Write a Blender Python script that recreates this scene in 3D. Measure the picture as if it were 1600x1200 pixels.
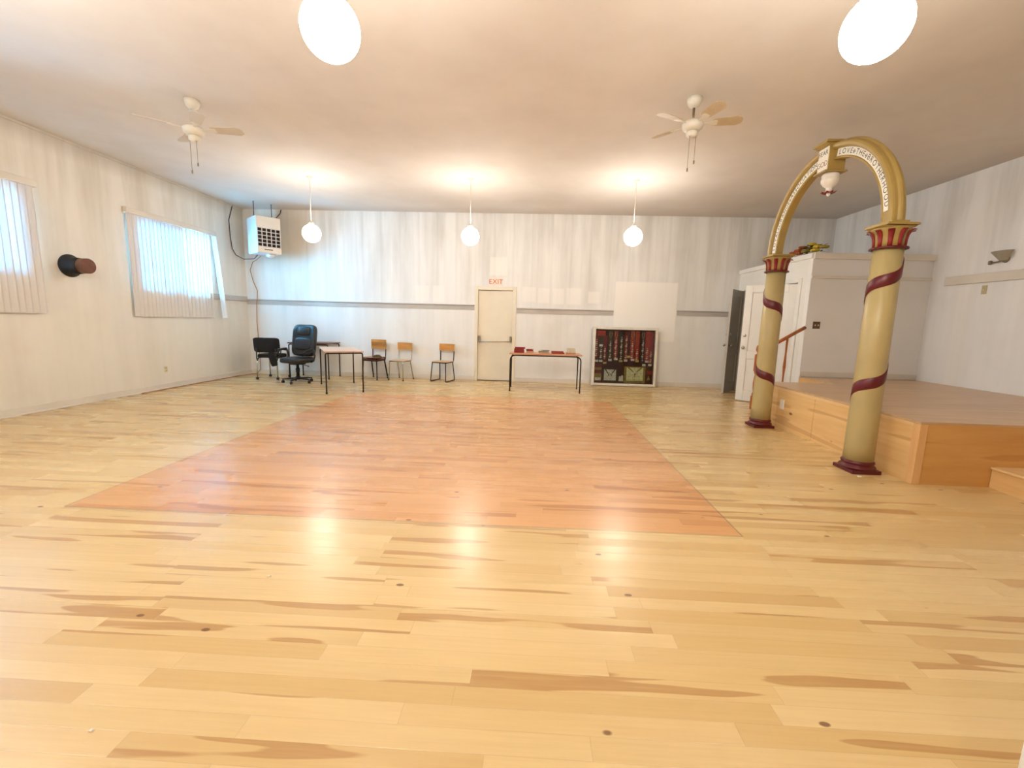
import bpy, math, random
from mathutils import Vector, Matrix
random.seed(7)
PI = math.pi
for o in list(bpy.data.objects):
    bpy.data.objects.remove(o)
scn = bpy.context.scene
COL = scn.collection

# ------------------------------------------------------------------ camera
PITCH, YAW, ROLL, FPX = .1436, .0388, .0265, 672.0
cam_d = bpy.data.cameras.new('camera')
cam_d.sensor_width = 36
cam_d.lens = FPX / 1600 * 36
cam_d.clip_start = .05
cam = bpy.data.objects.new('camera', cam_d)
COL.objects.link(cam)
fw = Vector((-math.sin(YAW) * math.cos(PITCH), math.cos(YAW) * math.cos(PITCH), -math.sin(PITCH)))
rt = Vector((math.cos(YAW), math.sin(YAW), 0))
up = rt.cross(fw)
r2 = rt * math.cos(ROLL) + up * math.sin(ROLL)
u2 = -rt * math.sin(ROLL) + up * math.cos(ROLL)
m = Matrix((r2, u2, -fw)).transposed().to_4x4()
m.translation = Vector((0, 0, 1.35))
cam.matrix_world = m
scn.camera = cam

# ------------------------------------------------------------------ world, light, exposure
GLOBE = 20.0            # radiance of the near glass globes
GLOBE_BACK = 14.0       # and of the weaker ones along the back wall
DAY = 520.0             # watts of each outdoor daylight panel behind a window
vs = scn.view_settings
vs.view_transform = 'Standard'
vs.look = 'None'
vs.gamma = 1.0
vs.exposure = 2.15
vs.use_curve_mapping = False
world = bpy.data.worlds.new('world')
scn.world = world
world.use_nodes = True
world.node_tree.nodes['Background'].inputs[0].default_value = (.42, .72, 1, 1)
world.node_tree.nodes['Background'].inputs[1].default_value = 3.0

# room dimensions
XL, XR, YB, YF, HC = -6.475, 6.37, 9.734, -4.6, 3.67
WINS = [(6.99, 8.62, 1.70, 2.86), (3.55, 5.43, 1.78, 2.86)]      # window openings in the left wall: y0, y1, z0, z1
for (a, b, c, d) in WINS:
    ld = bpy.data.lights.new('daylight', 'AREA')
    ld.shape = 'RECTANGLE'
    ld.size = b - a + .5
    ld.size_y = d - c + 1.1
    ld.energy = DAY if a > 5 else DAY * .75
    ld.color = (.10, .54, 1.0) if a > 5 else (.22, .60, 1.0)
    lo = bpy.data.objects.new('daylight', ld)
    lo.location = (XL - .75, (a + b) / 2, (c + d) / 2 - .25)
    lo.rotation_euler = (0, -PI / 2, 0)
    COL.objects.link(lo)



# ------------------------------------------------------------------ helpers
def lin(r, g, b):
    f = lambda c: (c / 255 / 12.92) if c / 255 <= .04045 else ((c / 255 + .055) / 1.055) ** 2.4
    return (f(r), f(g), f(b), 1)


class NT:
    """small node-tree writer"""
    def __init__(s, name):
        s.m = bpy.data.materials.new(name)
        s.m.use_nodes = True
        s.t = s.m.node_tree
        s.b = s.t.nodes['Principled BSDF']
        s._p = None

    def n(s, typ, **kw):
        x = s.t.nodes.new(typ)
        for k, v in kw.items():
            setattr(x, k, v)
        return x

    def put(s, sock, v):
        if isinstance(v, bpy.types.NodeSocket):
            s.t.links.new(v, sock)
        else:
            sock.default_value = v

    def math(s, op, a, b=None, c=None, clamp=False):
        x = s.n('ShaderNodeMath', operation=op, use_clamp=clamp)
        s.put(x.inputs[0], a)
        if b is not None: s.put(x.inputs[1], b)
        if c is not None: s.put(x.inputs[2], c)
        return x.outputs[0]

    def pos(s):
        if s._p is None:
            g = s.n('ShaderNodeNewGeometry')
            x = s.n('ShaderNodeSeparateXYZ')
            s.t.links.new(g.outputs['Position'], x.inputs[0])
            s._p = x.outputs
        return s._p

    def obj(s):
        g = s.n('ShaderNodeTexCoord')
        x = s.n('ShaderNodeSeparateXYZ')
        s.t.links.new(g.outputs['Object'], x.inputs[0])
        return x.outputs

    def vec(s, x, y, z):
        v = s.n('ShaderNodeCombineXYZ')
        for i, a in enumerate((x, y, z)):
            s.put(v.inputs[i], a)
        return v.outputs[0]

    def noise(s, v, scale=1, detail=3, rough=.5, out=0):
        x = s.n('ShaderNodeTexNoise')
        s.put(x.inputs['Vector'], v)
        x.inputs['Scale'].default_value = scale
        x.inputs['Detail'].default_value = detail
        x.inputs['Roughness'].default_value = rough
        return x.outputs[out]

    def white(s, v):
        x = s.n('ShaderNodeTexWhiteNoise', noise_dimensions='3D')
        s.put(x.inputs['Vector'], v)
        return x.outputs

    def ramp(s, v, stops, interp='LINEAR'):
        x = s.n('ShaderNodeValToRGB')
        x.color_ramp.interpolation = interp
        e = x.color_ramp.elements
        while len(e) < len(stops): e.new(.5)
        for el, (p, c) in zip(e, stops):
            el.position = p
            el.color = c if len(c) == 4 else (*c, 1)
        s.put(x.inputs[0], v)
        return x.outputs[0]

    def rng(s, v, a, b, c=0., d=1.):
        x = s.n('ShaderNodeMapRange')
        s.put(x.inputs[0], v)
        for i, k in enumerate((a, b, c, d)): x.inputs[i + 1].default_value = k
        return x.outputs[0]

    def mix(s, f, a, b, typ='MIX'):
        x = s.n('ShaderNodeMix', data_type='RGBA', blend_type=typ)
        s.put(x.inputs[0], f)
        s.put(x.inputs[6], a)
        s.put(x.inputs[7], b)
        return x.outputs[2]

    def rect(s, u, v, u0, u1, v0, v1, e=.02):
        a = s.rng(u, u0 - e, u0 + e); b = s.rng(u, u1 + e, u1 - e)
        c = s.rng(v, v0 - e, v0 + e); d = s.rng(v, v1 + e, v1 - e)
        return s.math('MULTIPLY', s.math('MULTIPLY', a, b), s.math('MULTIPLY', c, d))

    def bump(s, h, strength=.3, dist=.01):
        x = s.n('ShaderNodeBump')
        x.inputs['Strength'].default_value = strength
        x.inputs['Distance'].default_value = dist
        s.put(x.inputs['Height'], h)
        s.t.links.new(x.outputs[0], s.b.inputs['Normal'])

    def fin(s, color, rough=.5, metal=0., spec=None):
        s.put(s.b.inputs['Base Color'], color)
        s.put(s.b.inputs['Roughness'], rough)
        s.put(s.b.inputs['Metallic'], metal)
        if spec is not None: s.b.inputs['Specular IOR Level'].default_value = spec
        return s.m


def plain(name, c, rough=.5, metal=0., var=.06, scale=8., spec=None, bump=0.):
    """paint / metal / fabric with a little mottling"""
    t = NT(name)
    o = t.obj()
    nz = t.noise(t.vec(o[0], o[1], o[2]), scale, 3)
    dark = tuple(k * (1 - var * 2) for k in c[:3]) + (1,)
    lite = tuple(min(1, k * (1 + var)) for k in c[:3]) + (1,)
    col = t.ramp(nz, [(.3, dark), (.7, lite)])
    if bump: t.bump(t.noise(t.vec(o[0], o[1], o[2]), scale * 20, 2), bump, .002)
    return t.fin(col, rough, metal, spec)


def mat_floor():
    t = NT('maple floor boards')
    x, y, z = t.pos()
    W = .0835
    r = t.math('DIVIDE', y, W)
    row = t.math('FLOOR', r); fy = t.math('FRACT', r)
    rr = t.white(t.vec(row, 3.7, 0))[0]
    xs = t.math('ADD', t.math('DIVIDE', x, 1.15), t.math('MULTIPLY', rr, 9.))
    brd = t.math('FLOOR', xs); fx = t.math('FRACT', xs)
    w = t.white(t.vec(row, brd, 1.))
    idv = w[0]
    sep = t.n('ShaderNodeSeparateXYZ'); t.put(sep.inputs[0], w[1])
    id2, id3 = sep.outputs[1], sep.outputs[2]
    base = t.ramp(idv, [(0, lin(216, 183, 124)), (.35, lin(224, 195, 139)), (.6, lin(230, 202, 147)), (.85, lin(222, 191, 133)), (1, lin(206, 170, 112))])
    # fine grain
    gr = t.noise(t.vec(t.math('MULTIPLY', x, 2.5), t.math('ADD', t.math('MULTIPLY', y, 60), t.math('MULTIPLY', idv, 40)), idv), 1, 4, .6)
    base = t.mix(t.rng(gr, .35, .75, 0, .22), base, lin(196, 148, 94))
    # brown heartwood streaks that end at the board's edges
    st = t.noise(t.vec(t.math('ADD', t.math('MULTIPLY', x, 1.05), t.math('MULTIPLY', id2, 60)),
                       t.math('ADD', t.math('MULTIPLY', y, 13), t.math('MULTIPLY', idv, 37)), t.math('MULTIPLY', idv, 9)), 1, 1.5, .45)
    thr = t.rng(id3, 0, 1, .85, .525)
    sm = t.math('SUBTRACT', st, thr)
    sm = t.rng(sm, 0, .018)
    sm = t.math('MULTIPLY', sm, t.rng(gr, .2, .6, .7, 1.))
    base = t.mix(t.math('MULTIPLY', sm, .72), base, lin(178, 128, 70))
    # knots
    vo = t.n('ShaderNodeTexVoronoi'); vo.inputs['Scale'].default_value = 1.
    t.put(vo.inputs['Vector'], t.vec(t.math('MULTIPLY', x, 2.5), t.math('MULTIPLY', y, 4.6), 0))
    kn = t.rng(t.math('ADD', vo.outputs['Distance'], t.math('MULTIPLY', gr, .02)), .05, .068, 1, 0)
    base = t.mix(t.math('MULTIPLY', kn, .9), base, lin(120, 78, 44))
    # seams
    e1 = t.rng(t.math('ABSOLUTE', t.math('SUBTRACT', fy, .5)), .482, .5)
    e2 = t.rng(t.math('ABSOLUTE', t.math('SUBTRACT', fx, .5)), .4982, .5)
    seam = t.math('MAXIMUM', e1, e2)
    base = t.mix(t.math('MULTIPLY', seam, .30), base, lin(150, 104, 60))
    # red-stained dance floor rectangle
    dm = t.rect(x, y, -3.19, 1.425, 2.71, 7.55, .004)
    red = t.mix(1., base, lin(251, 220, 205), 'MULTIPLY')
    wear = t.noise(t.vec(t.math('MULTIPLY', x, 3.), t.math('MULTIPLY', y, 22), 0), 1, 4, .6)
    red = t.mix(t.rng(wear, .5, .75, 0, .3), red, lin(206, 138, 98))
    col = t.mix(dm, base, red)
    # dark joint round the stained rectangle
    dj = t.math('SUBTRACT', t.rect(x, y, -3.20, 1.435, 2.70, 7.56, .003), dm, clamp=True)
    col = t.mix(t.math('MULTIPLY', dj, .6), col, lin(110, 70, 44))
    # blotchy brown darkening towards the left wall
    dirt = t.math('MULTIPLY', t.rng(x, -5.6, -6.4), t.rng(t.noise(t.vec(x, y, 0), 1.2, 4), .35, .65))
    col = t.mix(t.math('MULTIPLY', dirt, .35), col, lin(150, 112, 80))
    h = t.math('ADD', t.math('MULTIPLY', idv, .35), t.math('MULTIPLY', t.math('SUBTRACT', 1., seam), 1.))
    wav = t.noise(t.vec(t.math('MULTIPLY', x, 1.5), t.math('MULTIPLY', y, 16), 0), 1, 3, .6)
    t.bump(t.math('ADD', h, t.math('MULTIPLY', wav, 1.2)), .12, .004)
    t.b.inputs['Coat Weight'].default_value = .3
    t.b.inputs['Coat Roughness'].default_value = .34
    rg = t.rng(idv, 0, 1, .25, .31)
    return t.fin(col, rg, 0, .6)


def mat_wall(name, kind):
    t = NT(name)
    x, y, z = t.pos()
    a = x if kind in ('back', 'front') else y
    s1 = t.noise(t.vec(t.math('MULTIPLY', a, 2.6), 0, t.math('MULTIPLY', z, .28)), 1, 4, .55)
    s2 = t.noise(t.vec(t.math('MULTIPLY', a, 9), 5, t.math('MULTIPLY', z, .7)), 1, 3, .6)
    s3 = t.noise(t.vec(t.math('MULTIPLY', a, 1.3), 9, t.math('MULTIPLY', z, 1.3)), 1, 4, .6)
    base = {'back': lin(240, 239, 237), 'left': lin(237, 231, 221), 'right': lin(245, 243, 241), 'front': lin(228, 225, 220)}[kind]
    grime = {'back': lin(212, 209, 204), 'left': lin(213, 204, 189), 'right': lin(220, 218, 215), 'front': lin(204, 200, 192)}[kind]
    f = t.math('ADD', t.rng(s1, .42, .66), t.math('MULTIPLY', t.rng(s2, .45, .7), .4))
    f = t.math('MULTIPLY', f, t.rng(z, 1.2, 3.3, .25, .75))
    f = t.math('ADD', f, t.math('MULTIPLY', t.rng(s3, .5, .75), .2), clamp=True)
    if kind == 'back':
        # ghost lines of the boarding behind the paint
        fr = t.math('ABSOLUTE', t.math('SUBTRACT', t.math('FRACT', t.math('DIVIDE', x, .42)), .5))
        f = t.math('ADD', f, t.math('MULTIPLY', t.math('MULTIPLY', t.rng(fr, .40, .5), .25), t.rng(z, 1.4, 2.2)), clamp=True)
    col = t.mix(f, base, grime)
    if kind == 'back':
        pm = t.rect(x, z, 1.84, 3.19, 1.0, 2.28, .012)
        for (p, q, u, v) in ((-.93, -.55, 2.36, 2.75), (.15, .40, 1.78, 2.10), (.48, .72, 1.76, 2.10), (.78, 1.1, 1.76, 2.12), (1.25, 1.5, 1.8, 2.05), (-.2, .1, 1.8, 2.12), (-2.6, -2.3, 1.75, 2.1), (-2.2, -1.95, 1.75, 2.1)):
            pm = t.math('MAXIMUM', pm, t.math('MULTIPLY', t.rect(x, z, p, q, u, v, .015), .6))
        col = t.mix(t.math('MULTIPLY', pm, .8), col, lin(250, 247, 241))
        gm = 0.
        gm = t.math('MULTIPLY', t.rect(x, z, -6.0, -5.0, 2.5, 3.67, .25), .7)
        col = t.mix(gm, col, lin(196, 178, 150))
    if kind == 'left':
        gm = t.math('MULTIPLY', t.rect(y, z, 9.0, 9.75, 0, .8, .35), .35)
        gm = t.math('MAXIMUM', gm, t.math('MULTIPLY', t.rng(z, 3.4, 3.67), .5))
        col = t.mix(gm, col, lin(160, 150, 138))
    t.bump(t.noise(t.vec(t.math('MULTIPLY', a, 20), 0, t.math('MULTIPLY', z, 20)), 1, 3), .12, .003)
    return t.fin(col, .62, 0, .3)


def mat_ceiling():
    t = NT('aged ceiling paint')
    x, y, z = t.pos()
    a = t.noise(t.vec(x, y, 0), .45, 4, .55)
    b = t.noise(t.vec(x, y, 4), 2.2, 4, .6)
    f = t.math('ADD', t.rng(a, .35, .68, 0, .8), t.rng(b, .45, .8, 0, .3), clamp=True)
    col = t.mix(f, lin(230, 224, 218), lin(214, 205, 197))
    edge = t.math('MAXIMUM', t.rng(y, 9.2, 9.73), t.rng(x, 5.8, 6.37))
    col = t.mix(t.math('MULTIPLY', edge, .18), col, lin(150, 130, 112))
    return t.fin(col, .75, 0, .2)


def mat_wood(name, c1, c2, scale=1., rough=.4, axis='x', knots=False):
    t = NT(name)
    o = t.obj()
    k = {'x': (1.2, 14, 14), 'y': (14, 1.2, 14), 'z': (14, 14, 1.2)}[axis]
    v = t.vec(*[t.math('MULTIPLY', o[i], k[i] * scale) for i in range(3)])
    g = t.noise(v, 1, 4, .6)
    col = t.ramp(g, [(.3, c1), (.7, c2)])
    if knots:
        vo = t.n('ShaderNodeTexVoronoi'); vo.inputs['Scale'].default_value = 1.
        t.put(vo.inputs['Vector'], t.vec(*[t.math('MULTIPLY', o[i], (4.6 if k[i] > 2 else 2.2)) for i in range(3)]))
        kn = t.rng(t.math('ADD', vo.outputs['Distance'], t.math('MULTIPLY', g, .05)), .09, .12, 1, 0)
        col = t.mix(t.math('MULTIPLY', kn, .85), col, lin(112, 62, 30))
        st = t.rng(t.noise(t.vec(*[t.math('MULTIPLY', o[i], (9 if k[i] > 2 else .8)) for i in range(3)]), 1, 1), .62, .65)
        col = t.mix(t.math('MULTIPLY', st, .45), col, lin(186, 124, 66))
    return t.fin(col, rough, 0, .4)


def mat_emit(name, c, s):
    t = NT(name)
    t.b.inputs['Base Color'].default_value = (1, 1, 1, 1)
    t.b.inputs['Emission Color'].default_value = c
    t.b.inputs['Emission Strength'].default_value = s
    t.b.inputs['Roughness'].default_value = .3
    return t.m


def mat_slat():
    t = NT('translucent blind vinyl')
    out = t.t.nodes['Material Output']
    d = t.n('ShaderNodeBsdfDiffuse'); d.inputs[0].default_value = lin(236, 228, 222)
    tr = t.n('ShaderNodeBsdfTranslucent'); tr.inputs[0].default_value = (.45, .85, 1, 1)  # cyan tint put in for the blue daylight glow
    mx = t.n('ShaderNodeMixShader'); mx.inputs[0].default_value = .13
    t.t.links.new(d.outputs[0], mx.inputs[1]); t.t.links.new(tr.outputs[0], mx.inputs[2])
    t.t.links.new(mx.outputs[0], out.inputs[0])
    return t.m


def mat_glass(name='window glass', rough=0., frost=0.):
    t = NT(name)
    out = t.t.nodes['Material Output']
    a = t.n('ShaderNodeBsdfTransparent'); a.inputs[0].default_value = (.94, .97, .97, 1)
    g = t.n('ShaderNodeBsdfGlossy'); g.inputs['Roughness'].default_value = .03
    f = t.n('ShaderNodeFresnel'); f.inputs[0].default_value = 1.45
    mx = t.n('ShaderNodeMixShader')
    t.t.links.new(f.outputs[0], mx.inputs[0])
    t.t.links.new(a.outputs[0], mx.inputs[1]); t.t.links.new(g.outputs[0], mx.inputs[2])
    t.t.links.new(mx.outputs[0], out.inputs[0])
    return t.m


M = dict(
    floor=mat_floor(), ceil=mat_ceiling(),
    wb=mat_wall('back wall paint', 'back'), wl=mat_wall('left wall paint', 'left'),
    wr=mat_wall('right wall paint', 'right'), wf=mat_wall('front wall paint', 'front'),
    white=plain('gloss white paint', lin(238, 236, 230), .35, var=.02, scale=3),
    cream=plain('cream door paint', lin(236, 226, 206), .45, var=.03, scale=2),
    trimw=plain('off white trim paint', lin(228, 220, 208), .5, var=.04, scale=2),
    rail=plain('grey white rail paint', lin(196, 190, 184), .5, var=.05, scale=2),
    greydoor=plain('grey door paint', lin(186, 180, 172), .5, var=.04, scale=2),
    slat=mat_slat(), glass=mat_glass(),
    globe=mat_emit('lit opal glass globe', (1, .94, .84, 1), GLOBE), globe2=mat_emit('lit opal glass globe, weaker bulb', (1, .94, .84, 1), GLOBE_BACK),
    cable=plain('white pendant cord', lin(230, 222, 205), .6),
    black=plain('black plastic', lin(24, 24, 27), .4, var=.1, spec=.5),
    leather=plain('black leather', lin(16, 18, 24), .32, var=.2, scale=14, spec=.6, bump=.25),
    fabric=plain('black woven fabric', lin(18, 18, 20), .85, var=.15, scale=40, bump=.3),
    chrome=plain('chrome tube', lin(190, 188, 182), .25, 1., var=.05),
    dsteel=plain('dark bronze steel tube', lin(58, 42, 36), .4, .6, var=.1),
    bsteel=plain('black steel tube', lin(34, 30, 30), .4, .5, var=.1),
    brass=plain('worn nickel hardware', lin(150, 140, 122), .35, .9, var=.08),
    ply=mat_wood('varnished beech plywood', lin(196, 132, 66), lin(222, 164, 96), 1., .14),
    plyseat=mat_wood('pale plywood seat', lin(206, 168, 124), lin(226, 192, 150), 1., .3),
    redwood=mat_wood('red brown underside', lin(96, 34, 20), lin(122, 48, 28), 1., .5),
    tabletop=mat_wood('pinkish laminate table top', lin(208, 176, 152), lin(224, 194, 170), .6, .3),
    browntop=mat_wood('brown laminate table top', lin(92, 62, 48), lin(112, 78, 60), .6, .35),
    tabletop2=mat_wood('orange brown table top', lin(196, 138, 104), lin(214, 160, 124), .6, .3),
    pine=mat_wood('shaded honey knotty pine plywood', lin(208, 152, 84), lin(226, 176, 108), .7, .45, 'x', True),  # honey tone deepened to hold the shade on the stage side
    piney=mat_wood('knotty pine plywood y', lin(222, 176, 112), lin(240, 202, 142), .7, .45, 'y', True),
    pinez=mat_wood('pine corner board', lin(222, 170, 110), lin(238, 192, 136), .7, .45, 'z'),
    deck=mat_wood('stage deck boards', lin(196, 158, 116), lin(216, 182, 140), .9, .3, 'x'),
    nosing=mat_wood('pale stage nosing', lin(228, 188, 130), lin(242, 208, 156), .7, .4, 'y'),
    oakrail=mat_wood('orange oak railing', lin(158, 84, 36), lin(190, 110, 54), 1., .35, 'z'),
    olive=plain('mustard olive gloss paint', lin(168, 140, 76), .38, var=.05, scale=5, spec=.5),
    sand=plain('sand coloured column paint', lin(186, 166, 114), .36, var=.05, scale=4, spec=.5),
    maroon=plain('maroon paint', lin(98, 22, 30), .35, var=.12, scale=9, spec=.5),
    redpaint=plain('red petal paint', lin(138, 28, 28), .35, var=.12, scale=9, spec=.5),
    board=plain('white lettering board', lin(244, 238, 222), .5, var=.02),
    ink=plain('dark grey lettering', lin(66, 62, 60), .6),
    inkred=plain('brown red lettering', lin(150, 96, 84), .6),
    urn=plain('white urn paint', lin(240, 232, 220), .35, var=.02),
    heater=plain('pale enamelled steel', lin(222, 216, 214), .4, .0, var=.03),
    dark=plain('dark interior', lin(22, 18, 16), .8),
    brownp=plain('brown switch plate', lin(96, 76, 56), .45),
    ivory=plain('ivory plastic', lin(226, 212, 176), .4),
    tanp=plain('aged tan plastic', lin(196, 178, 140), .45),
    wplate=plain('white plastic plate', lin(245, 243, 238), .35, var=.01),
    pipe=plain('black iron', lin(30, 28, 28), .6, .3, var=.15),
    stub=mat_wood('brown turned wood', lin(96, 52, 30), lin(118, 66, 38), 1., .5),
    cord=plain('orange brown cord', lin(170, 120, 84), .6),
    bcord=plain('dark cord', lin(70, 62, 58), .6),
    exitb=plain('cream exit board', lin(244, 226, 206), .5),
    exitr=plain('red exit letters', lin(205, 84, 58), .5),
    fan=plain('white fan enamel', lin(226, 220, 206), .4, var=.03),
    blade=plain('cream fan blade', lin(200, 180, 146), .5, var=.04),
    bladew=plain('white fan blade', lin(210, 198, 180), .5, var=.02),
    alu=plain('pale aluminium frame', lin(226, 220, 208), .4, .0, var=.04),
    velvet=plain('dark red case lining', lin(66, 12, 12), .9, var=.25, scale=12),
)


class MB:
    def __init__(s): s.v = []; s.f = []; s.sm = []

    def add(s, vs_, fs, smooth=False):
        k = len(s.v)
        s.v += [tuple(v) for v in vs_]
        s.f += [tuple(i + k for i in f) for f in fs]
        s.sm += [smooth] * len(fs)
        return s

    def box(s, x0, x1, y0, y1, z0, z1, rz=0, rx=0, ry=0, piv=None):
        if x0 > x1: x0, x1 = x1, x0
        if y0 > y1: y0, y1 = y1, y0
        if z0 > z1: z0, z1 = z1, z0
        vv = [Vector((x, y, z)) for z in (z0, z1) for (x, y) in ((x0, y0), (x1, y0), (x1, y1), (x0, y1))]
        if rz or rx or ry:
            p = Vector(piv) if piv else Vector(((x0 + x1) / 2, (y0 + y1) / 2, (z0 + z1) / 2))
            R = Matrix.Rotation(rz, 3, 'Z') @ Matrix.Rotation(ry, 3, 'Y') @ Matrix.Rotation(rx, 3, 'X')
            vv = [p + R @ (v - p) for v in vv]
        return s.add(vv, [(0, 3, 2, 1), (4, 5, 6, 7), (0, 1, 5, 4), (1, 2, 6, 5), (2, 3, 7, 6), (3, 0, 4, 7)])

    def tube(s, pts, r, n=10, cap=True, closed=False):
        pts = [Vector(p) for p in pts]
        rad = r if isinstance(r, (list, tuple)) else [r] * len(pts)
        vv = []; prev = None
        for i, p in enumerate(pts):
            a = pts[max(i - 1, 0)]; b = pts[min(i + 1, len(pts) - 1)]
            if closed: a = pts[i - 1]; b = pts[(i + 1) % len(pts)]
            t = (b - a).normalized()
            if prev is None:
                q = Vector((0, 0, 1)) if abs(t.z) < .9 else Vector((1, 0, 0))
            else: q = prev
            u = (q - t * q.dot(t)).normalized(); w = t.cross(u); prev = u
            vv += [p + (u * math.cos(2 * PI * k / n) + w * math.sin(2 * PI * k / n)) * rad[i] for k in range(n)]
        fs = []
        L = len(pts)
        for i in range(L if closed else L - 1):
            for k in range(n):
                a = i * n + k; b = i * n + (k + 1) % n; j = ((i + 1) % L) * n
                fs.append((a, b, j + (k + 1) % n, j + k))
        s.add(vv, fs, True)
        if cap and not closed:
            k0 = len(s.v) - len(vv)
            s.f += [tuple(k0 + k for k in reversed(range(n))), tuple(k0 + (L - 1) * n + k for k in range(n))]
            s.sm += [False, False]
        return s

    def lathe(s, prof, n=24, c=(0, 0, 0), axis='z', smooth=True):
        """prof: list of (radius, height)"""
        vv = []
        for (r, h) in prof:
            for k in range(n):
                a = 2 * PI * k / n; x, y = r * math.cos(a), r * math.sin(a)
                p = {'z': (x, y, h), 'x': (h, x, y), 'y': (y, h, x)}[axis]
                vv.append((c[0] + p[0], c[1] + p[1], c[2] + p[2]))
        fs = []
        for i in range(len(prof) - 1):
            for k in range(n):
                a = i * n + k; b = i * n + (k + 1) % n
                fs.append((a, b, b + n, a + n))
        s.add(vv, fs, smooth)
        k0 = len(s.v) - len(vv)
        s.f += [tuple(k0 + k for k in reversed(range(n))), tuple(k0 + (len(prof) - 1) * n + k for k in range(n))]
        s.sm += [False, False]
        return s

    def prism(s, poly, h0, h1, plane='xy', smooth=False):
        """extrude a 2-D polygon"""
        n = len(poly)
        f = {'xy': lambda p, h: (p[0], p[1], h), 'xz': lambda p, h: (p[0], h, p[1]), 'yz': lambda p, h: (h, p[0], p[1])}[plane]
        vv = [f(p, h0) for p in poly] + [f(p, h1) for p in poly]
        s.add(vv, [(i, (i + 1) % n, n + (i + 1) % n, n + i) for i in range(n)], smooth)
        k0 = len(s.v) - 2 * n
        s.f += [tuple(k0 + k for k in reversed(range(n))), tuple(k0 + n + k for k in range(n))]
        s.sm += [False, False]
        return s

    def ball(s, c, r, n=16, sx=1, sy=1, sz=1):
        vv = []; fs = []
        m_ = n // 2
        for i in range(m_ + 1):
            th = PI * i / m_
            for k in range(n):
                a = 2 * PI * k / n
                vv.append((c[0] + r * sx * math.sin(th) * math.cos(a), c[1] + r * sy * math.sin(th) * math.sin(a), c[2] + r * sz * math.cos(th)))
        for i in range(m_):
            for k in range(n):
                a = i * n + k; b = i * n + (k + 1) % n
                fs.append((a, a + n, b + n, b))
        return s.add(vv, fs, True)

    def pad(s, cx, cy, cz, w, d, h, rx=0, ry=0, rz=0, bulge=.35, n=8, curve=0.):
        """soft cushion: superellipsoid w x d x h, curve bends its sides forward (-y)"""
        R = Matrix.Rotation(rz, 3, 'Z') @ Matrix.Rotation(ry, 3, 'Y') @ Matrix.Rotation(rx, 3, 'X')
        sg = lambda v, e: math.copysign(abs(v) ** e, v)
        vv = []; fs = []; N = n * 4; Mm = n * 2
        for i in range(Mm + 1):
            th = -PI / 2 + PI * i / Mm
            for k in range(N):
                a = 2 * PI * k / N
                x = w / 2 * sg(math.cos(th), bulge) * sg(math.cos(a), bulge)
                y = d / 2 * sg(math.cos(th), bulge) * sg(math.sin(a), bulge)
                z = h / 2 * sg(math.sin(th), bulge)
                y -= curve * (2 * x / w) ** 2
                vv.append(Vector((cx, cy, cz)) + R @ Vector((x, y, z)))
        for i in range(Mm):
            for k in range(N):
                a = i * N + k; b = i * N + (k + 1) % N
                fs.append((a, b, b + N, a + N))
        return s.add(vv, fs, True)

    def build(s, name, mat, parent=None, bevel=0, loc=(0, 0, 0), rot=(0, 0, 0), seg=2):
        me = bpy.data.meshes.new(name)
        me.from_pydata(s.v, [], s.f)
        me.polygons.foreach_set('use_smooth', s.sm)
        me.materials.append(M[mat] if isinstance(mat, str) else mat)
        me.validate()
        me.update()
        o = bpy.data.objects.new(name, me)
        COL.objects.link(o)
        o.location = loc; o.rotation_euler = rot
        if parent: o.parent = parent
        if bevel:
            b = o.modifiers.new('bevel', 'BEVEL'); b.width = bevel; b.segments = seg; b.limit_method = 'ANGLE'
            b.angle_limit = math.radians(40)
        return o


def B(*a, **k): return MB().box(*a, **k)
def tag(o, label=None, cat=None, group=None, kind=None):
    if label: o['label'] = label
    if cat: o['category'] = cat
    if group: o['group'] = group
    if kind: o['kind'] = kind
    return o
def thing(name, label, cat, loc=(0, 0, 0), rz=0, group=None, rx=0):
    o = bpy.data.objects.new(name, None)
    COL.objects.link(o)
    o.empty_display_size = .1
    o.location = loc; o.rotation_euler = (rx, 0, rz)
    return tag(o, label, cat, group)
def struct(name, mb, mat, parent=None, **k):
    o = mb.build(name, mat, parent, **k)
    if parent is None: o['kind'] = 'structure'
    return o
def arc(c, r, a0, a1, n, plane='xz', h=0):
    out = []
    for i in range(n + 1):
        a = math.radians(a0 + (a1 - a0) * i / n)
        u, v = c[0] + r * math.cos(a), c[1] + r * math.sin(a)
        out.append({'xz': (u, h, v), 'xy': (u, v, h), 'yz': (h, u, v)}[plane])
    return out
def dup(root, loc, rz=None, **t):
    c = root.copy(); COL.objects.link(c); c.location = loc
    if rz is not None: c.rotation_euler = (root.rotation_euler[0], 0, rz)
    for ch in [o for o in COL.objects if o.parent == root]:
        d = ch.copy(); COL.objects.link(d); d.parent = c
        for g in [o for o in COL.objects if o.parent == ch]:
            e = g.copy(); COL.objects.link(e); e.parent = d
    return tag(c, **t)
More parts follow.
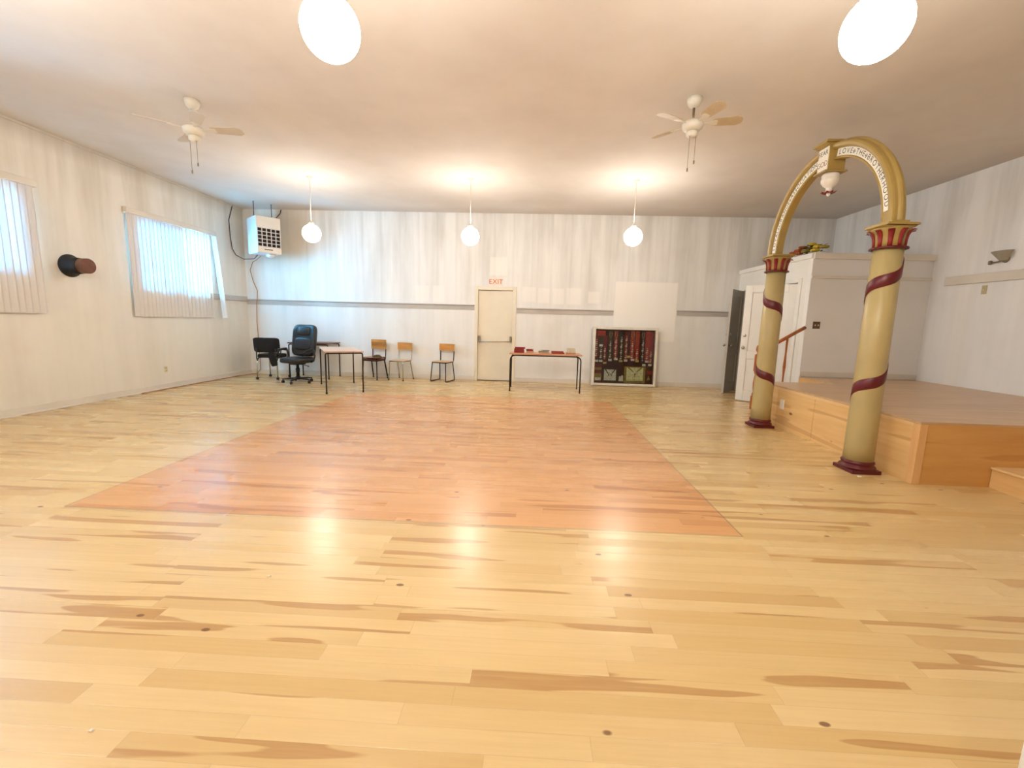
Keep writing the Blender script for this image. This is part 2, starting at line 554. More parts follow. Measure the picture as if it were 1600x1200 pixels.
def letters(txt, size):
    """list of (mesh verts, faces, width) for a word's letters, baseline at 0, in the xy plane"""
    out = []
    for ch in txt:
        if ch == ' ':
            out.append((None, None, size * .35)); continue
        if ch == '+':       # small cross pattee
            w = size * .5; h = size * .36
            vv = []; fs = []
            for k in range(4):
                a = k * PI / 2; ca, sa = math.cos(a), math.sin(a)
                q = [(0, 0), (h * .95, -h * .45), (h * .95, h * .45)]
                i0 = len(vv)
                vv += [(w / 2 + x * ca - y * sa, size * .36 + x * sa + y * ca, 0) for x, y in q]
                fs.append((i0, i0 + 1, i0 + 2))
            out.append((vv, fs, w)); continue
        cu = bpy.data.curves.new('t', 'FONT'); cu.body = ch; cu.size = size * 1.38
        ob = bpy.data.objects.new('t', cu); COL.objects.link(ob)
        bpy.context.view_layer.update()
        me = ob.evaluated_get(bpy.context.evaluated_depsgraph_get()).to_mesh()
        vv = [tuple(v.co) for v in me.vertices]; fs = [tuple(p.vertices) for p in me.polygons]
        x0 = min(v[0] for v in vv); x1 = max(v[0] for v in vv)
        out.append(([(v[0] - x0, v[1], 0) for v in vv], fs, x1 - x0))
        COL.objects.unlink(ob); bpy.data.objects.remove(ob); bpy.data.curves.remove(cu)
    return out
def line_text(txt, size, gap=.12):
    """text centred on x = 0: verts, faces"""
    L = letters(txt, size); tot = sum(l[2] for l in L) + gap * size * (len(L) - 1)
    x = -tot / 2; V = []; F = []
    for v, f, w in L:
        if v:
            k = len(V); V += [(p[0] + x, p[1], 0) for p in v]; F += [tuple(i + k for i in q) for q in f]
        x += w + gap * size
    return V, F, tot


# ------------------------------------------------------------------ room shell
struct('floor', B(XL - .15, XR + .15, YF - .15, YB + .15, -.1, 0), 'floor')
struct('ceiling', B(XL - .15, XR + .15, YF - .15, YB + .15, HC, HC + .1), 'ceil')
DX0, DX1, DZ = -1.185, -.405, 2.04          # exit door opening
b = MB()
b.box(XL - .15, DX0, YB, YB + .15, 0, HC); b.box(DX1, XR + .15, YB, YB + .15, 0, HC); b.box(DX0, DX1, YB, YB + .15, DZ, HC)
struct('wall_back', b, 'wb')
b = MB()
ys = sorted(WINS)
cur = YF - .15
for (a, c, z0, z1) in ys:
    b.box(XL - .15, XL, cur, a, 0, HC); b.box(XL - .15, XL, a, c, 0, z0); b.box(XL - .15, XL, a, c, z1, HC); cur = c
b.box(XL - .15, XL, cur, YB, 0, HC)
struct('wall_left', b, 'wl')
struct('wall_right', B(XR, XR + .15, YF - .15, YB, 0, HC), 'wr')
struct('wall_front', B(XL, XR, YF - .15, YF, 0, HC), 'wf')
struct('wall_entrance', B(1.258, 1.52, .62, .985, 0, HC), 'white')     # white jamb beside the viewer

# partition closing off the closet behind the stage; doorway in its side
CX, CY, CH = 4.5, 7.31, 2.56
LY0, LY1 = 7.62, 9.50                                                    # double doorway in the closet's side wall
b = MB()
b.box(CX, CX + .1, CY + .1, LY0, 0, CH); b.box(CX, CX + .1, LY1, YB, 0, CH); b.box(CX, CX + .1, LY0, LY1, 2.13, CH)
struct('wall_closet', b, 'white')
struct('wall_stage', B(CX, XR, CY, CY + .1, 0, CH), 'wr')
struct('ceiling_closet', B(CX + .1, XR, CY + .1, YB, CH - .06, CH), 'trimw')
b = B(CX, XR, CY - .035, CY, CH - .085, CH + .012)
b.box(CX, XR, CY - .022, CY, 2.17, 2.215)
struct('trim_4', b, 'trimw', bevel=.006)
b = B(CX - .03, CX, CY, YB, CH - .07, CH + .012)
b.box(CX - .02, CX, LY0 - .09, LY0, 0, 2.2); b.box(CX - .02, CX, LY1, LY1 + .09, 0, 2.2); b.box(CX - .02, CX, LY0, LY1, 2.13, 2.2)
struct('trim_5', b, 'white', bevel=.006)

# skirting and the ledge-like chair rails
struct('baseboard_left', B(XL, XL + .018, YF, YB - .02, 0, .1).box(XL, XL + .03, YF, YB - .02, 0, .022), 'trimw', bevel=.004)
b = B(XL, -1.26, YB - .018, YB, 0, .1); b.box(-.33, CX, YB - .018, YB, 0, .1)
struct('baseboard_back', b, 'trimw', bevel=.004)
struct('baseboard_stage', B(CX, XR, CY - .015, CY, .574, .66), 'trimw')
def ledge_profile(b, x0, x1, z, d=.055):
    pr = [(YB, z - .055), (YB - .018, z - .055), (YB - .024, z + .03), (YB - d, z + .042), (YB - d, z + .06), (YB, z + .06)]
    b.prism(pr, x0, x1, 'yz')
b = MB(); ledge_profile(b, XL, -1.265, 1.645); struct('trim_1', b, 'rail')
b = MB(); ledge_profile(b, -.315, 1.82, 1.60); struct('trim_2', b, 'rail')
b = MB(); ledge_profile(b, 3.2, CX - .01, 1.635); struct('trim_3', b, 'rail')
struct('trim_6', B(XL, XL + .045, 8.5, YB - .06, 1.655, 1.76), 'rail', bevel=.006)
struct('trim_7', B(XR - .04, XR, 1.0, 7.05, 2.07, 2.20), 'trimw', bevel=.008)
struct('trim_8', B(XL, XL + .02, YF, YB, HC - .035, HC), 'wl', bevel=.004)

# ------------------------------------------------------------------ windows and blinds
for i, (a, c, z0, z1) in enumerate(WINS):
    fr = MB()
    X0, X1 = XL - .13, XL - .07
    w = .055
    fr.box(X0, X1, a, a + w, z0, z1); fr.box(X0, X1, c - w, c, z0, z1)
    fr.box(X0, X1, a + w, c - w, z0, z0 + w); fr.box(X0, X1, a + w, c - w, z1 - w, z1)
    mid = (a + c) / 2 + .18
    fr.box(X0, X1, mid - .03, mid + .03, z0 + w, z1 - w)
    root = struct('window_%d' % (i + 1), fr, 'white', bevel=.004)
    B(XL - .105, XL - .099, a + w, mid - .03, z0 + w, z1 - w).build('pane', 'glass', root)
    B(XL - .105, XL - .099, mid + .03, c - w, z0 + w, z1 - w).build('pane', 'glass', root)
    B(XL - .07, XL + .012, a, c, z0 - .02, z0).build('window_sill', 'white', root)

def slat_mesh(h, w=.089):
    n = 6; vv = []; fs = []
    for j in range(2):
        for i in range(n + 1):
            t = i / n * 2 - 1
            vv.append((-.007 * (1 - t * t), t * w / 2, -h * j))
    for i in range(n): fs.append((i, i + 1, n + 2 + i, n + 1 + i))
    # give it thickness
    k = len(vv); vv += [(x + .0011, y, z) for (x, y, z) in vv]
    fs += [tuple(reversed([q + k for q in f])) for f in fs]
    fs += [(0, n + 1, k + n + 1, k), (n, k + n, k + 2 * n + 1, 2 * n + 1)]
    return MB().add(vv, fs, True)

def blinds(y0, y1, ztop, zbot, label, stray=None, gaps=(), dirty=False):
    r = thing('vertical_blinds', label, 'blinds', (XL, y0, zbot), group='vertical blinds on the left wall')
    L = y1 - y0
    B(.0, .075, 0, L, ztop - zbot - .085, ztop - zbot).build('headrail', 'trimw', r, bevel=.006)
    B(.0, .078, -.004, .012, ztop - zbot - .088, ztop - zbot + .003).build('end_cap', 'trimw', r, bevel=.003)
    y = .06; first = None; k = 0
    while y < L - .04:
        if any(g0 < y + y0 < g1 for g0, g1 in gaps): y += .02; continue
        if first is None:
            o = slat_mesh(ztop - zbot - .1).build('slat', 'slat', r); first = o
        else:
            o = first.copy(); COL.objects.link(o)
        o.location = (.045 + random.uniform(-.003, .003), y, ztop - zbot - .085)
        o.rotation_euler = (random.uniform(-.004, .004), random.uniform(-.003, .003), math.radians((-8 if y + y0 < 7.95 else -31) + random.uniform(-1.5, 1.5)))
        y += .078; k += 1
    if stray:
        o = first.copy(); COL.objects.link(o)
        o.location = (.05, L - .05, ztop - zbot - .09)
        o.rotation_euler = (.065, -.02, math.radians(-60))
    return r
blinds(6.82, 8.78, 2.985, 1.262, 'white vertical blinds with a stray end slat, on the whole window beside the hanging heater', stray=True, gaps=((8.08, 8.15), (8.60, 8.80)))
blinds(3.30, 5.58, 2.985, 1.285, 'white vertical blinds cut off by the left edge of the photo', gaps=((3.6, 3.85),))  # unseen slats left out to let more daylight into the hall

# ------------------------------------------------------------------ exit door and sign
d = struct('door_1', B(DX0 + .004, DX1 - .004, YB + .045, YB + .09, .006, DZ - .012), 'cream', bevel=.003)
b = B(DX0 - .065, DX0 + .003, YB - .022, YB + .02, 0, DZ + .075); b.box(DX1 - .003, DX1 + .075, YB - .022, YB + .02, 0, DZ + .075)
b.box(DX0 + .003, DX1 - .003, YB - .022, YB + .02, DZ - .004, DZ + .075)
b.build('door_frame', 'cream', d, bevel=.006)
B(DX0, DX1, YB - .005, YB + .1, 0, .014).build('threshold', 'brownp', d)
B(DX0 - .02, DX1 + .02, YB + .1, YB + .14, 0, DZ + .02).build('light_block', 'dark', d)  # added dark sheet, blocks the bright outdoors behind the door gap
b = B(DX0 + .01, DX0 + .065, YB - .05, YB + .045, .87, 1.02); b.build('latch_case', 'brass', d, bevel=.006)
b = B(DX1 - .055, DX1 - .012, YB - .05, YB + .045, .90, 1.02); b.build('hinge_case', 'brass', d, bevel=.006)
MB().tube([(DX0 + .05, YB - .07, .885), (DX1 - .03, YB - .07, .905)], .012, 10).build('push_bar', 'chrome', d)

sg = tag(B(-.135, .135, -.01, 0, 0, .15).build('exit_sign', 'exitb', loc=(-.79, YB - .002, 2.15), bevel=.002),
         'small cream sign with EXIT in red letters above the panic-bar door', 'sign')
V, F, T = line_text('EXIT', .105, .14)
MB().add([(x, -.0125, y + .022) for x, y, z in V], F).build('lettering', 'exitr', sg)

# ------------------------------------------------------------------ closet double doors
def closet_leaf(name, free, hinge, mat, deadx):
    dx, dy = hinge[0] - free[0], hinge[1] - free[1]
    L = math.hypot(dx, dy); ang = math.atan2(dy, dx); H = 2.10
    root = MB()
    # stiles and rails round two recessed panels
    t = .022
    root.box(0, .12, -t, t, 0, H); root.box(L - .12, L, -t, t, 0, H)
    for z0, z1 in ((0, .2), (.78, .92), (H - .13, H)): root.box(.12, L - .12, -t, t, z0, z1)
    root.box(.12, L - .12, -.008, .008, .2, .78); root.box(.12, L - .12, -.008, .008, .92, H - .13)
    o = struct(name, root, mat, loc=(free[0], free[1], .012), rot=(0, 0, ang), bevel=.004)
    for s in (-1, 1):
        MB().lathe([(.012, 0), (.012, .028), (.026, .034), (.031, .05), (.022, .064), (.004, .068)], 16, (0, 0, 0), 'y').build('knob', 'chrome', o, loc=(.06, s * t, .98), rot=(0, 0, 0 if s > 0 else PI))
        MB().lathe([(.026, 0), (.026, .012), (.018, .02), (.002, .021)], 16, (0, 0, 0), 'y').build('deadbolt', 'chrome', o, loc=(.06, s * t, 1.2), rot=(0, 0, 0 if s > 0 else PI))
    return o
closet_leaf('door_2', (3.90, 8.16), (CX + .012, 7.655), 'white', 0)
closet_leaf('door_3', (3.985, 8.917), (CX - .035, 9.46), 'greydoor', 0)

# ------------------------------------------------------------------ stage
ZS, SX, SY = .571, 3.476, 3.862
stg = thing('stage', 'knotty pine fronted raised stage in the right corner behind the arch columns', 'stage', (SX, SY, 0))
P = lambda x, y: (x - SX, y - SY)
deck = [P(SX - .012, SY - .012), P(XR - .002, SY - .012), P(XR - .002, CY - .037), P(4.5, CY - .037), P(4.5, 6.5), P(SX - .012, 6.5)]
MB().prism(deck, ZS - .02, ZS).build('deck', 'deck', stg)
b = MB(); b.box(-.018, 0, 0.05, 6.5 - SY, ZS - .05, ZS - .021); b.build('nosing', 'nosing', stg)
yy = [SY + .055, 5.265, 6.03, 6.5]
for i in range(3):
    B(-.012, .006, yy[i] - SY + .003, yy[i + 1] - SY - .003, 0, ZS - .05).build('front_panel', 'piney', stg, bevel=.002)
B(-.02, .05, -.02, .052, 0, ZS - .021).build('corner_board', 'pinez', stg, bevel=.003)
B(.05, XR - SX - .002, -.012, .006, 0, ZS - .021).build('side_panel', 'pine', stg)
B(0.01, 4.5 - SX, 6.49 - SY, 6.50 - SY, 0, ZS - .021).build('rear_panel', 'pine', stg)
B(4.49 - SX, 4.5 - SX, 6.5 - SY, CY - SY - .02, 0, ZS - .021).build('stairwell_panel', 'piney', stg)
pl = B(-.024, -.012, 5.87 - SY, 5.955 - SY, .27, .40).build('cover_plate', 'wplate', stg, bevel=.003)
pl['label'] = 'white blank cover plate'

st = thing('stage_steps', 'low pine step cut off at the right edge, before the stage side', 'steps', (4.14, 3.85, 0))
b = MB()
b.prism([(0, 0), (0, -.02), (1.3, -.98), (1.32, -.96)], 0, .175)
def P2(x, y): return (x - 4.14, y - 3.85)
poly = [P2(4.14, 3.845), P2(4.14, 3.80), P2(3.99, 2.9), P2(5.2, 2.9), P2(5.2, 3.845)]
MB().prism([P2(4.13, 3.845), P2(4.13, 3.82), P2(4.13, 2.6), P2(5.2, 2.6), P2(5.2, 3.845)], 0, .17).build('riser', 'piney', st)
MB().prism([P2(4.115, 3.845), P2(4.115, 2.58), P2(5.2, 2.58), P2(5.2, 3.845)], .17, .19).build('tread', 'nosing', st, bevel=.003)
MB().prism([P2(4.62, 3.845), P2(4.62, 2.6), P2(5.2, 2.6), P2(5.2, 3.845)], .19, .38).build('upper_riser', 'piney', st)

# stair up to the stage behind the deck, with an oak rail
ss = thing('stage_stair', 'small wooden stair behind the stage corner, under the oak handrail', 'stairs', (3.86, 6.52, 0))
for k in range(2):
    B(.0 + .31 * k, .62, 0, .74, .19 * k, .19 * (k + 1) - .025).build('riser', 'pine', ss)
    B(-.02 + .31 * k, .62, 0, .74, .19 * (k + 1) - .025, .19 * (k + 1)).build('tread', 'deck', ss)
rl = thing('stair_railing', 'orange oak newel post and sloping handrail beside the white closet door', 'railing', (3.80, 7.31, 0))
nw = MB().box(-.04, .04, -.04, .04, 0, .22)
nw.lathe([(.038, .22), (.042, .25), (.026, .29), (.034, .36), (.038, .44), (.030, .54), (.024, .58), (.038, .62), (.038, .64)], 16)
nw.box(-.038, .038, -.038, .038, .64, .92)
nw.lathe([(.036, .92), (.022, .94), (.03, .96), (.045, .99), (.045, 1.02), (.034, 1.06), (.012, 1.085)], 16)
nw.build('newel_post', 'oakrail', rl, bevel=.003)
MB().tube([(0.02, 0, .955), (.70, 0, 1.385)], .028, 12).build('handrail', 'oakrail', rl)
for bx in (.44,):
    MB().lathe([(.017, .385), (.017, .45), (.011, .47), (.013, .6), (.022, .72), (.019, .8), (.013, .95), (.016, 1.1), (.018, 1.19)], 12, (bx, 0, 0)).build('baluster', 'oakrail', rl)

# ------------------------------------------------------------------ painted arch on two columns
AX, AY = 3.235, 5.1
ar = thing('archway', 'mustard painted archway with lettered bands on two ribboned columns beside the stage', 'arch', (AX, AY, 0))
RC = .117
def column(dy, hand, zr):
    c = MB().lathe([(RC + .006, .10), (RC + .004, .3), (RC, 1.2), (RC - .004, 2.09)], 40).build('column', 'sand', ar, loc=(0, dy, 0))
    b = MB().box(-.135, .135, -.135, .135, 0, .035)
    b.lathe([(.145, .035), (.15, .05), (.14, .062), (.128, .07), (.130, .085), (.138, .095), (.125, .115), (.1, .118)], 40)
    b.build('plinth', 'maroon', c, bevel=.004)
    # capital: necking ring, bell, painted petals that curl out, square abacus
    MB().tube([((RC + .016) * math.cos(a), (RC + .016) * math.sin(a), 2.095) for a in [2 * PI * k / 40 for k in range(40)]], .012, 8, closed=True).build('neck_ring', 'maroon', c)
    MB().lathe([(RC - .004, 2.09), (RC - .002, 2.16), (RC + .008, 2.22), (RC + .03, 2.262), (RC + .03, 2.268)], 40).build('bell', 'olive', c)
    pm = MB()
    for k in range(10):
        a0 = 2 * PI * (k + .5) / 10
        rows = []
        for (z, r, w) in ((2.105, .002, .8), (2.16, .005, .85), (2.205, .012, 1.), (2.235, .028, 1.15), (2.25, .048, 1.15), (2.244, .060, .9)):
            rr = RC + r; hw = .021 * w
            rows.append([(rr, -hw, z), (rr + .007, 0, z), (rr, hw, z)])
        vv = []
        for row in rows:
            for (r, s_, z) in row:
                vv.append((r * math.cos(a0) - s_ * math.sin(a0), r * math.sin(a0) + s_ * math.cos(a0), z))
        nR = len(rows)
        fs = []
        for i in range(nR - 1):
            for j in range(2):
                q = i * 3 + j; fs.append((q, q + 1, q + 4, q + 3))
        k0 = len(vv)
        vv += [((r := math.hypot(x, y)) and (x * (r - .009) / r), y * (r - .009) / r, z - .003) for (x, y, z) in vv]
        fs += [tuple(reversed([q + k0 for q in f])) for f in fs]
        rim = [i * 3 for i in range(nR)] + [nR * 3 - 2] + [i * 3 + 2 for i in reversed(range(nR))] + [1]
        fs += [(rim[i], rim[(i + 1) % len(rim)], rim[(i + 1) % len(rim)] + k0, rim[i] + k0) for i in range(len(rim))]
        pm.add(vv, fs, True)
    pm.build('petals', 'redpaint', c)
    b = MB().box(-.138, .138, -.138, .138, 2.285, 2.305)
    b.prism([(-.138, 2.285), (.138, 2.285), (.115, 2.266), (-.115, 2.266)], -.115, .115, 'xz')
    b.build('abacus', 'olive', c, bevel=.003)
    # ribbon: a maroon band winding up the shaft
    view = math.atan2(-(AY + dy), -AX)
    vv = []; fs = []; n = 160
    def zc(t):        # t in turns from the front of the shaft; rises gently across the front, fast behind
        k = math.floor(t + .5); u = t - k
        return zr + .94 * k + .94 * u - .115 * math.sin(2 * PI * u)
    t0, t1 = (-.4, 1.33)
    for i in range(n + 1):
        t = t0 + (t1 - t0) * i / n
        a = view + hand * 2 * PI * t
        z = zc(t)
        for (dz, dr) in ((-.055, .0), (-.05, .005), (.05, .005), (.055, .0)):
            vv.append(((RC + dr) * math.cos(a), (RC + dr) * math.sin(a), z + dz))
    for i in range(n):
        for j in range(3):
            q = i * 4 + j; fs.append((q, q + 4, q + 5, q + 1))
    MB().add(vv, fs, True).build('ribbon', 'maroon', c)
column(4.195 - AY, 1, .865)
column(6.0 - AY, -1, .72)

ZA = 2.305
sec = [(.845, .025), (.845, -.06), (.862, -.07), (.868, -.055), (.945, -.055), (.947, -.075), (.962, -.092), (.988, -.10), (1.006, -.09), (1.012, -.07), (1.012, -.045),
       (1.026, -.035), (1.033, -.018), (1.026, -.002), (1.012, .005), (1.012, .025)]
def sweep(sec, a0, a1, n=48, flip=False):
    vv = []; fs = []; k = len(sec)
    for i in range(n + 1):
        a = math.radians(a0 + (a1 - a0) * i / n)
        for (r, x) in sec: vv.append((x, r * math.cos(a), ZA + r * math.sin(a)))
    for i in range(n):
        for j in range(k):
            q = i * k + j; q2 = i * k + (j + 1) % k
            fs.append((q, q2, q2 + k, q + k))
    fs += [tuple(range(k)), tuple(reversed([n * k + j for j in range(k)]))]
    return MB().add(vv, fs, False)
o = sweep(sec, 0, 180, 64)
o.sm = [False] * len(o.sm)
arch = o.build('arch', 'olive', ar, bevel=.004)
# plain squared block at the foot of the near haunch, seen lighter than the moulding
B(-.105, .05, -.13, .13, ZA, ZA + .018).build('spring_block', 'olive', ar, loc=(0, 4.195 - AY, 0), bevel=.003)
# the two white bands with their words
# seen from the hall (-x side) the far column is on the left: angle 0 is the far foot, 180 the near one; text runs left to right
def letter_band(start, end, txt, size, lab):
    s_ = [(.870, -.0555), (.870, -.0605), (.943, -.0605), (.943, -.0555)]
    bo = sweep(s_, start, end, 40).build('lettering_band', 'board', ar)
    bo['label'] = lab
    L = letters(txt, size)
    R0 = .886
    span = math.radians(end - start) * R0 * .94
    gap = (span - sum(l[2] for l in L)) / (len(L) - 1)
    s = span * .03
    V = []; F = []
    for v, f, w in L:
        if v:
            k = len(V)
            for (x, y, z) in v:
                t = math.radians(start) + (s + x) / R0; r = R0 + y
                V.append((-.0625, r * math.cos(t), ZA + r * math.sin(t)))
            F += [tuple(i + k for i in q) for q in f]
        s += w + gap
    MB().add(V, F).build('lettering', 'ink', bo)
letter_band(2, 80, 'LOYAL+ORANGE+ASSOCIATION', .05, 'white band lettered LOYAL ORANGE ASSOCIATION on the far half')
letter_band(98, 172, 'LOVE+THE+BROTHERHOOD', .05, 'white band lettered LOVE THE BROTHERHOOD on the near half')

ks = B(-.118, .06, -.085, .085, 3.045, 3.30).build('keystone', 'olive', ar, loc=(0, 0, 0), bevel=.004)
b = B(-.175, .10, -.12, .12, 3.32, 3.345)
b.prism([(-.135, 3.295), (.06, 3.295), (.10, 3.32), (-.175, 3.32)], -.1, .1, 'xz')
b.build('keystone_cap', 'olive', ks, bevel=.005)
B(-.15, .085, -.10, .10, 3.03, 3.047).build('keystone_foot', 'olive', ks, bevel=.004)
B(-.124, -.118, -.08, .08, 3.055, 3.29).build('name_board', 'board', ks)
for txt, z, sz, mt in (('FEAR', 3.215, .048, 'ink'), ('GOD', 3.10, .054, 'inkred')):
    V, F, T = line_text(txt, sz, .12)
    MB().add([(-.1255, -x, z + y) for x, y, q in V], F).build('lettering', mt, ks)
u = MB().lathe([(.02, 3.03), (.075, 3.028), (.085, 3.01), (.078, 2.985), (.085, 2.97), (.082, 2.94), (.06, 2.905), (.032, 2.885), (.028, 2.86), (.036, 2.845), (.02, 2.84)], 28)
un = u.build('hanging_urn', 'urn', ar, loc=(-.03, -.01, .0))
pt = MB()
for k in range(8):
    a = 2 * PI * k / 8
    ca, sa = math.cos(a), math.sin(a)
    q = [(.015, -.012, 2.845), (.015, .012, 2.845), (.05, .02, 2.832), (.05, -.02, 2.832), (.075, 0, 2.845)]
    pt.add([(x * ca - y * sa, x * sa + y * ca, z) for x, y, z in q] + [(x * ca - y * sa, x * sa + y * ca, z - .006) for x, y, z in q],
           [(0, 1, 2, 3), (3, 2, 4), (8, 7, 6, 5), (9, 7, 8), (0, 3, 8, 5), (1, 6, 7, 2), (2, 7, 9, 4), (4, 9, 8, 3)])
pt.build('petal_collar', 'redpaint', un)
MB().lathe([(.004, 2.845), (.018, 2.835), (.02, 2.82), (.012, 2.802), (.003, 2.795)], 14).build('finial', 'urn', un)

# ------------------------------------------------------------------ ceiling fans
def fan(loc, rod, angs, label, bl, mat_b, curved):
    f = thing('ceiling_fan', label, 'ceiling fan', loc, group='ceiling fans')
    MB().lathe([(.075, 0), (.073, -.035), (.055, -.075), (.025, -.095), (.02, -.097)], 24).build('canopy', 'fan', f)
    MB().tube([(0, 0, -.09), (0, 0, -rod - .02)], .012, 10).build('downrod', 'brass' if not curved else 'fan', f)
    zb = -rod
    MB().lathe([(.03, zb), (.085, zb - .012), (.105, zb - .035), (.1, zb - .075), (.07, zb - .1), (.05, zb - .105)], 28).build('motor_housing', 'fan', f)
    MB().lathe([(.05, zb - .104), (.058, zb - .115), (.055, zb - .15), (.03, zb - .168), (.004, zb - .17)], 24).build('switch_housing', 'fan', f)
    for a in angs:
        a = math.radians(a)
        pts = []
        r0, r1 = .19, bl
        w0, w1 = .045, .068
        poly = [(r0, -w0), (r0 + .03, -w0 - .008), (r1 - .06, -w1), (r1 - .012, -w1 + .022), (r1, -.02), (r1, .02), (r1 - .012, w1 - .022), (r1 - .06, w1), (r0 + .03, w0 + .008), (r0, w0)]
        bo = MB().prism(poly, -.003, .003).build('blade', mat_b, f, loc=(0, 0, zb - .035), rot=(0, 0, a))
        bo.rotation_euler = (Matrix.Rotation(a, 4, 'Z') @ Matrix.Rotation(math.radians(-13), 4, 'X')).to_euler()
        MB().prism([(.085, -.012), (.16, -.012), (.2, -.035), (.235, -.03), (.235, .03), (.2, .035), (.16, .012), (.085, .012)], -.008, -.003).build('blade_bracket', 'fan', bo)
    for (x, y, L) in ((.035, -.02, .24), (-.03, -.03, .32)):
        MB().tube([(x, y, zb - .15), (x, y, zb - .15 - L)], .0022, 6).build('pull_chain', 'brass', f)
        MB().lathe([(.003, zb - .15 - L), (.008, zb - .16 - L), (.008, zb - .185 - L), (.003, zb - .19 - L)], 10, (x, y, 0)).build('chain_pull', 'brass', f)
    return f
fan((-3.80, 4.97, HC), .265, (6, 312, 222, 140), 'white ceiling fan on the window side of the hall', .53, 'bladew', True)
fan((1.61, 4.86, HC), .215, (347, 285, 209, 132), 'cream ceiling fan on the archway side of the hall', .47, 'blade', False)

# ------------------------------------------------------------------ pendant globes
def pendant(loc, z, label, gm='globe'):
    p = thing('pendant_lamp', label, 'pendant lamp', loc, group='opal globe pendants')
    h = loc[2] - z
    MB().lathe([(.05, 0), (.048, -.012), (.02, -.03), (.008, -.032)], 20).build('ceiling_rose', 'cable', p)
    MB().tube([(0, 0, -.03), (0, 0, -h + .17)], .006, 8).build('cord', 'cable', p)
    MB().lathe([(.045, -h + .135), (.045, -h + .165), (.025, -h + .19), (.01, -h + .195)], 20).build('fitter', 'cable', p)
    MB().ball((0, 0, -h), .148, 32).build('globe', gm, p)
pendant((-3.79, 7.5, HC), 2.755, 'lit globe pendant nearest the corner heater, in the row along the back wall', 'globe2')
pendant((-1.06, 7.5, HC), 2.755, 'lit globe pendant above and left of the exit sign, middle of the back row', 'globe2')
pendant((1.645, 7.45, HC), 2.79, 'lit globe pendant above the display case, right one of the back row', 'globe2')
pendant((-1.09, 2.44, HC), 2.835, 'large near globe pendant at the top of the photo, left one of two')
pendant((-3.80, 2.44, HC), 2.83, 'unseen near globe pendant added just outside the left of the photo')  # unseen lamp completing the near row, added to light the left foreground
for px, w_ in ((-3.80, 'window side'), (-1.09, 'middle')):  # unseen lamps added to raise the general light in the hall
    pendant((px, -2.6, HC), 2.83, 'unseen globe pendant added behind the viewer, ' + w_)
pendant((1.652, 2.42, HC), 2.83, 'large near globe pendant at the top of the photo, right one of two')

# ------------------------------------------------------------------ unit heater in the corner
ht = thing('unit_heater', 'hanging gas heater with a gridded front in the far left corner', 'heater', (-5.66, 9.17, 2.615), math.radians(50))
w, dp, h = .46, .54, .74
b = MB().box(-w / 2, w / 2, -dp / 2, dp / 2, 0, h).build('housing', 'heater', ht, bevel=.02)
g = B(-w / 2 + .012, w / 2 - .012, -dp / 2 - .004, -dp / 2 + .01, .13, h - .24).build('grille_opening', 'dark', ht)
b = MB()
z0, z1 = .13, h - .24
for i in range(6):
    x = -w / 2 + .012 + (w - .024) * i / 5
    b.box(x - .006, x + .006, -dp / 2 - .03, -dp / 2 - .004, z0, z1)
for i in range(6):
    z = z0 + (z1 - z0) * i / 5
    b.box(-w / 2 + .006, w / 2 - .006, -dp / 2 - .026, -dp / 2 - .004, z - .006, z + .006)
b.build('grille', 'heater', ht)
B(-w / 2, w / 2, -dp / 2 - .022, -dp / 2 + .002, h - .235, h - .01).build('top_panel', 'trimw', ht, bevel=.008)
B(-w / 2, w / 2, -dp / 2 - .022, -dp / 2 + .002, .01, .12).build('bottom_panel', 'trimw', ht, bevel=.008)
B(-.10, .06, -dp / 2 - .026, -dp / 2 - .021, .065, .085).build('badge', 'brownp', ht, bevel=.003)
for sx in (-1, 1):
    MB().tube([(sx * .17, 0, h), (sx * .17, 0, HC - 2.615)], .007, 8).build('hanger_rod', 'pipe', ht)
MB().lathe([(.08, .0), (.09, -.02), (.07, -.05), (.03, -.06)], 16).build('draught_hood', 'heater', ht, loc=(.08, -.1, .002))
# dark cable on the left wall, light cord down the corner
tag(MB().tube([(XL + .015, 9.40, HC - .005), (XL + .015, 9.33, 3.5), (XL + .015, 9.26, 3.33), (XL + .015, 9.27, 3.0), (XL + .02, 9.30, 2.75), (XL + .08, 9.32, 2.62), (-6.2, 9.28, 2.53), (-5.95, 9.25, 2.54), (-5.84, 9.2, 2.61)], .009, 8).build('power_cable', 'bcord'),
    'dark cable looping down the left wall to the hanging heater', 'cable')
tag(MB().tube([(-5.70, 9.55, 3.36), (-5.66, 9.62, 3.45), (-5.60, YB - .02, 3.58), (-5.58, YB - .015, HC - .005)], .009, 8).build('gas_pipe', 'bcord'),
    'short dark pipe from the heater top up the back wall', 'pipe')
tag(MB().tube([(-5.80, 9.25, 2.60), (-5.95, 9.35, 2.54), (-6.15, 9.5, 2.50), (-6.30, YB - .03, 2.48), (-6.36, YB - .02, 2.35), (-6.30, YB - .02, 2.1), (-6.22, YB - .02, 1.9), (-6.20, YB - .07, 1.72), (-6.22, YB - .07, 1.6), (-6.27, YB - .02, 1.2), (-6.25, YB - .025, .6), (-6.24, YB - .03, .1), (-6.3, YB - .08, .012), (XL + .05, 9.3, .008), (XL + .045, 8.0, .008), (XL + .05, 6.8, .008)], .007, 8).build('extension_cord', 'cord'),
    'thin orange brown cord down the corner and along the left skirting', 'cord')

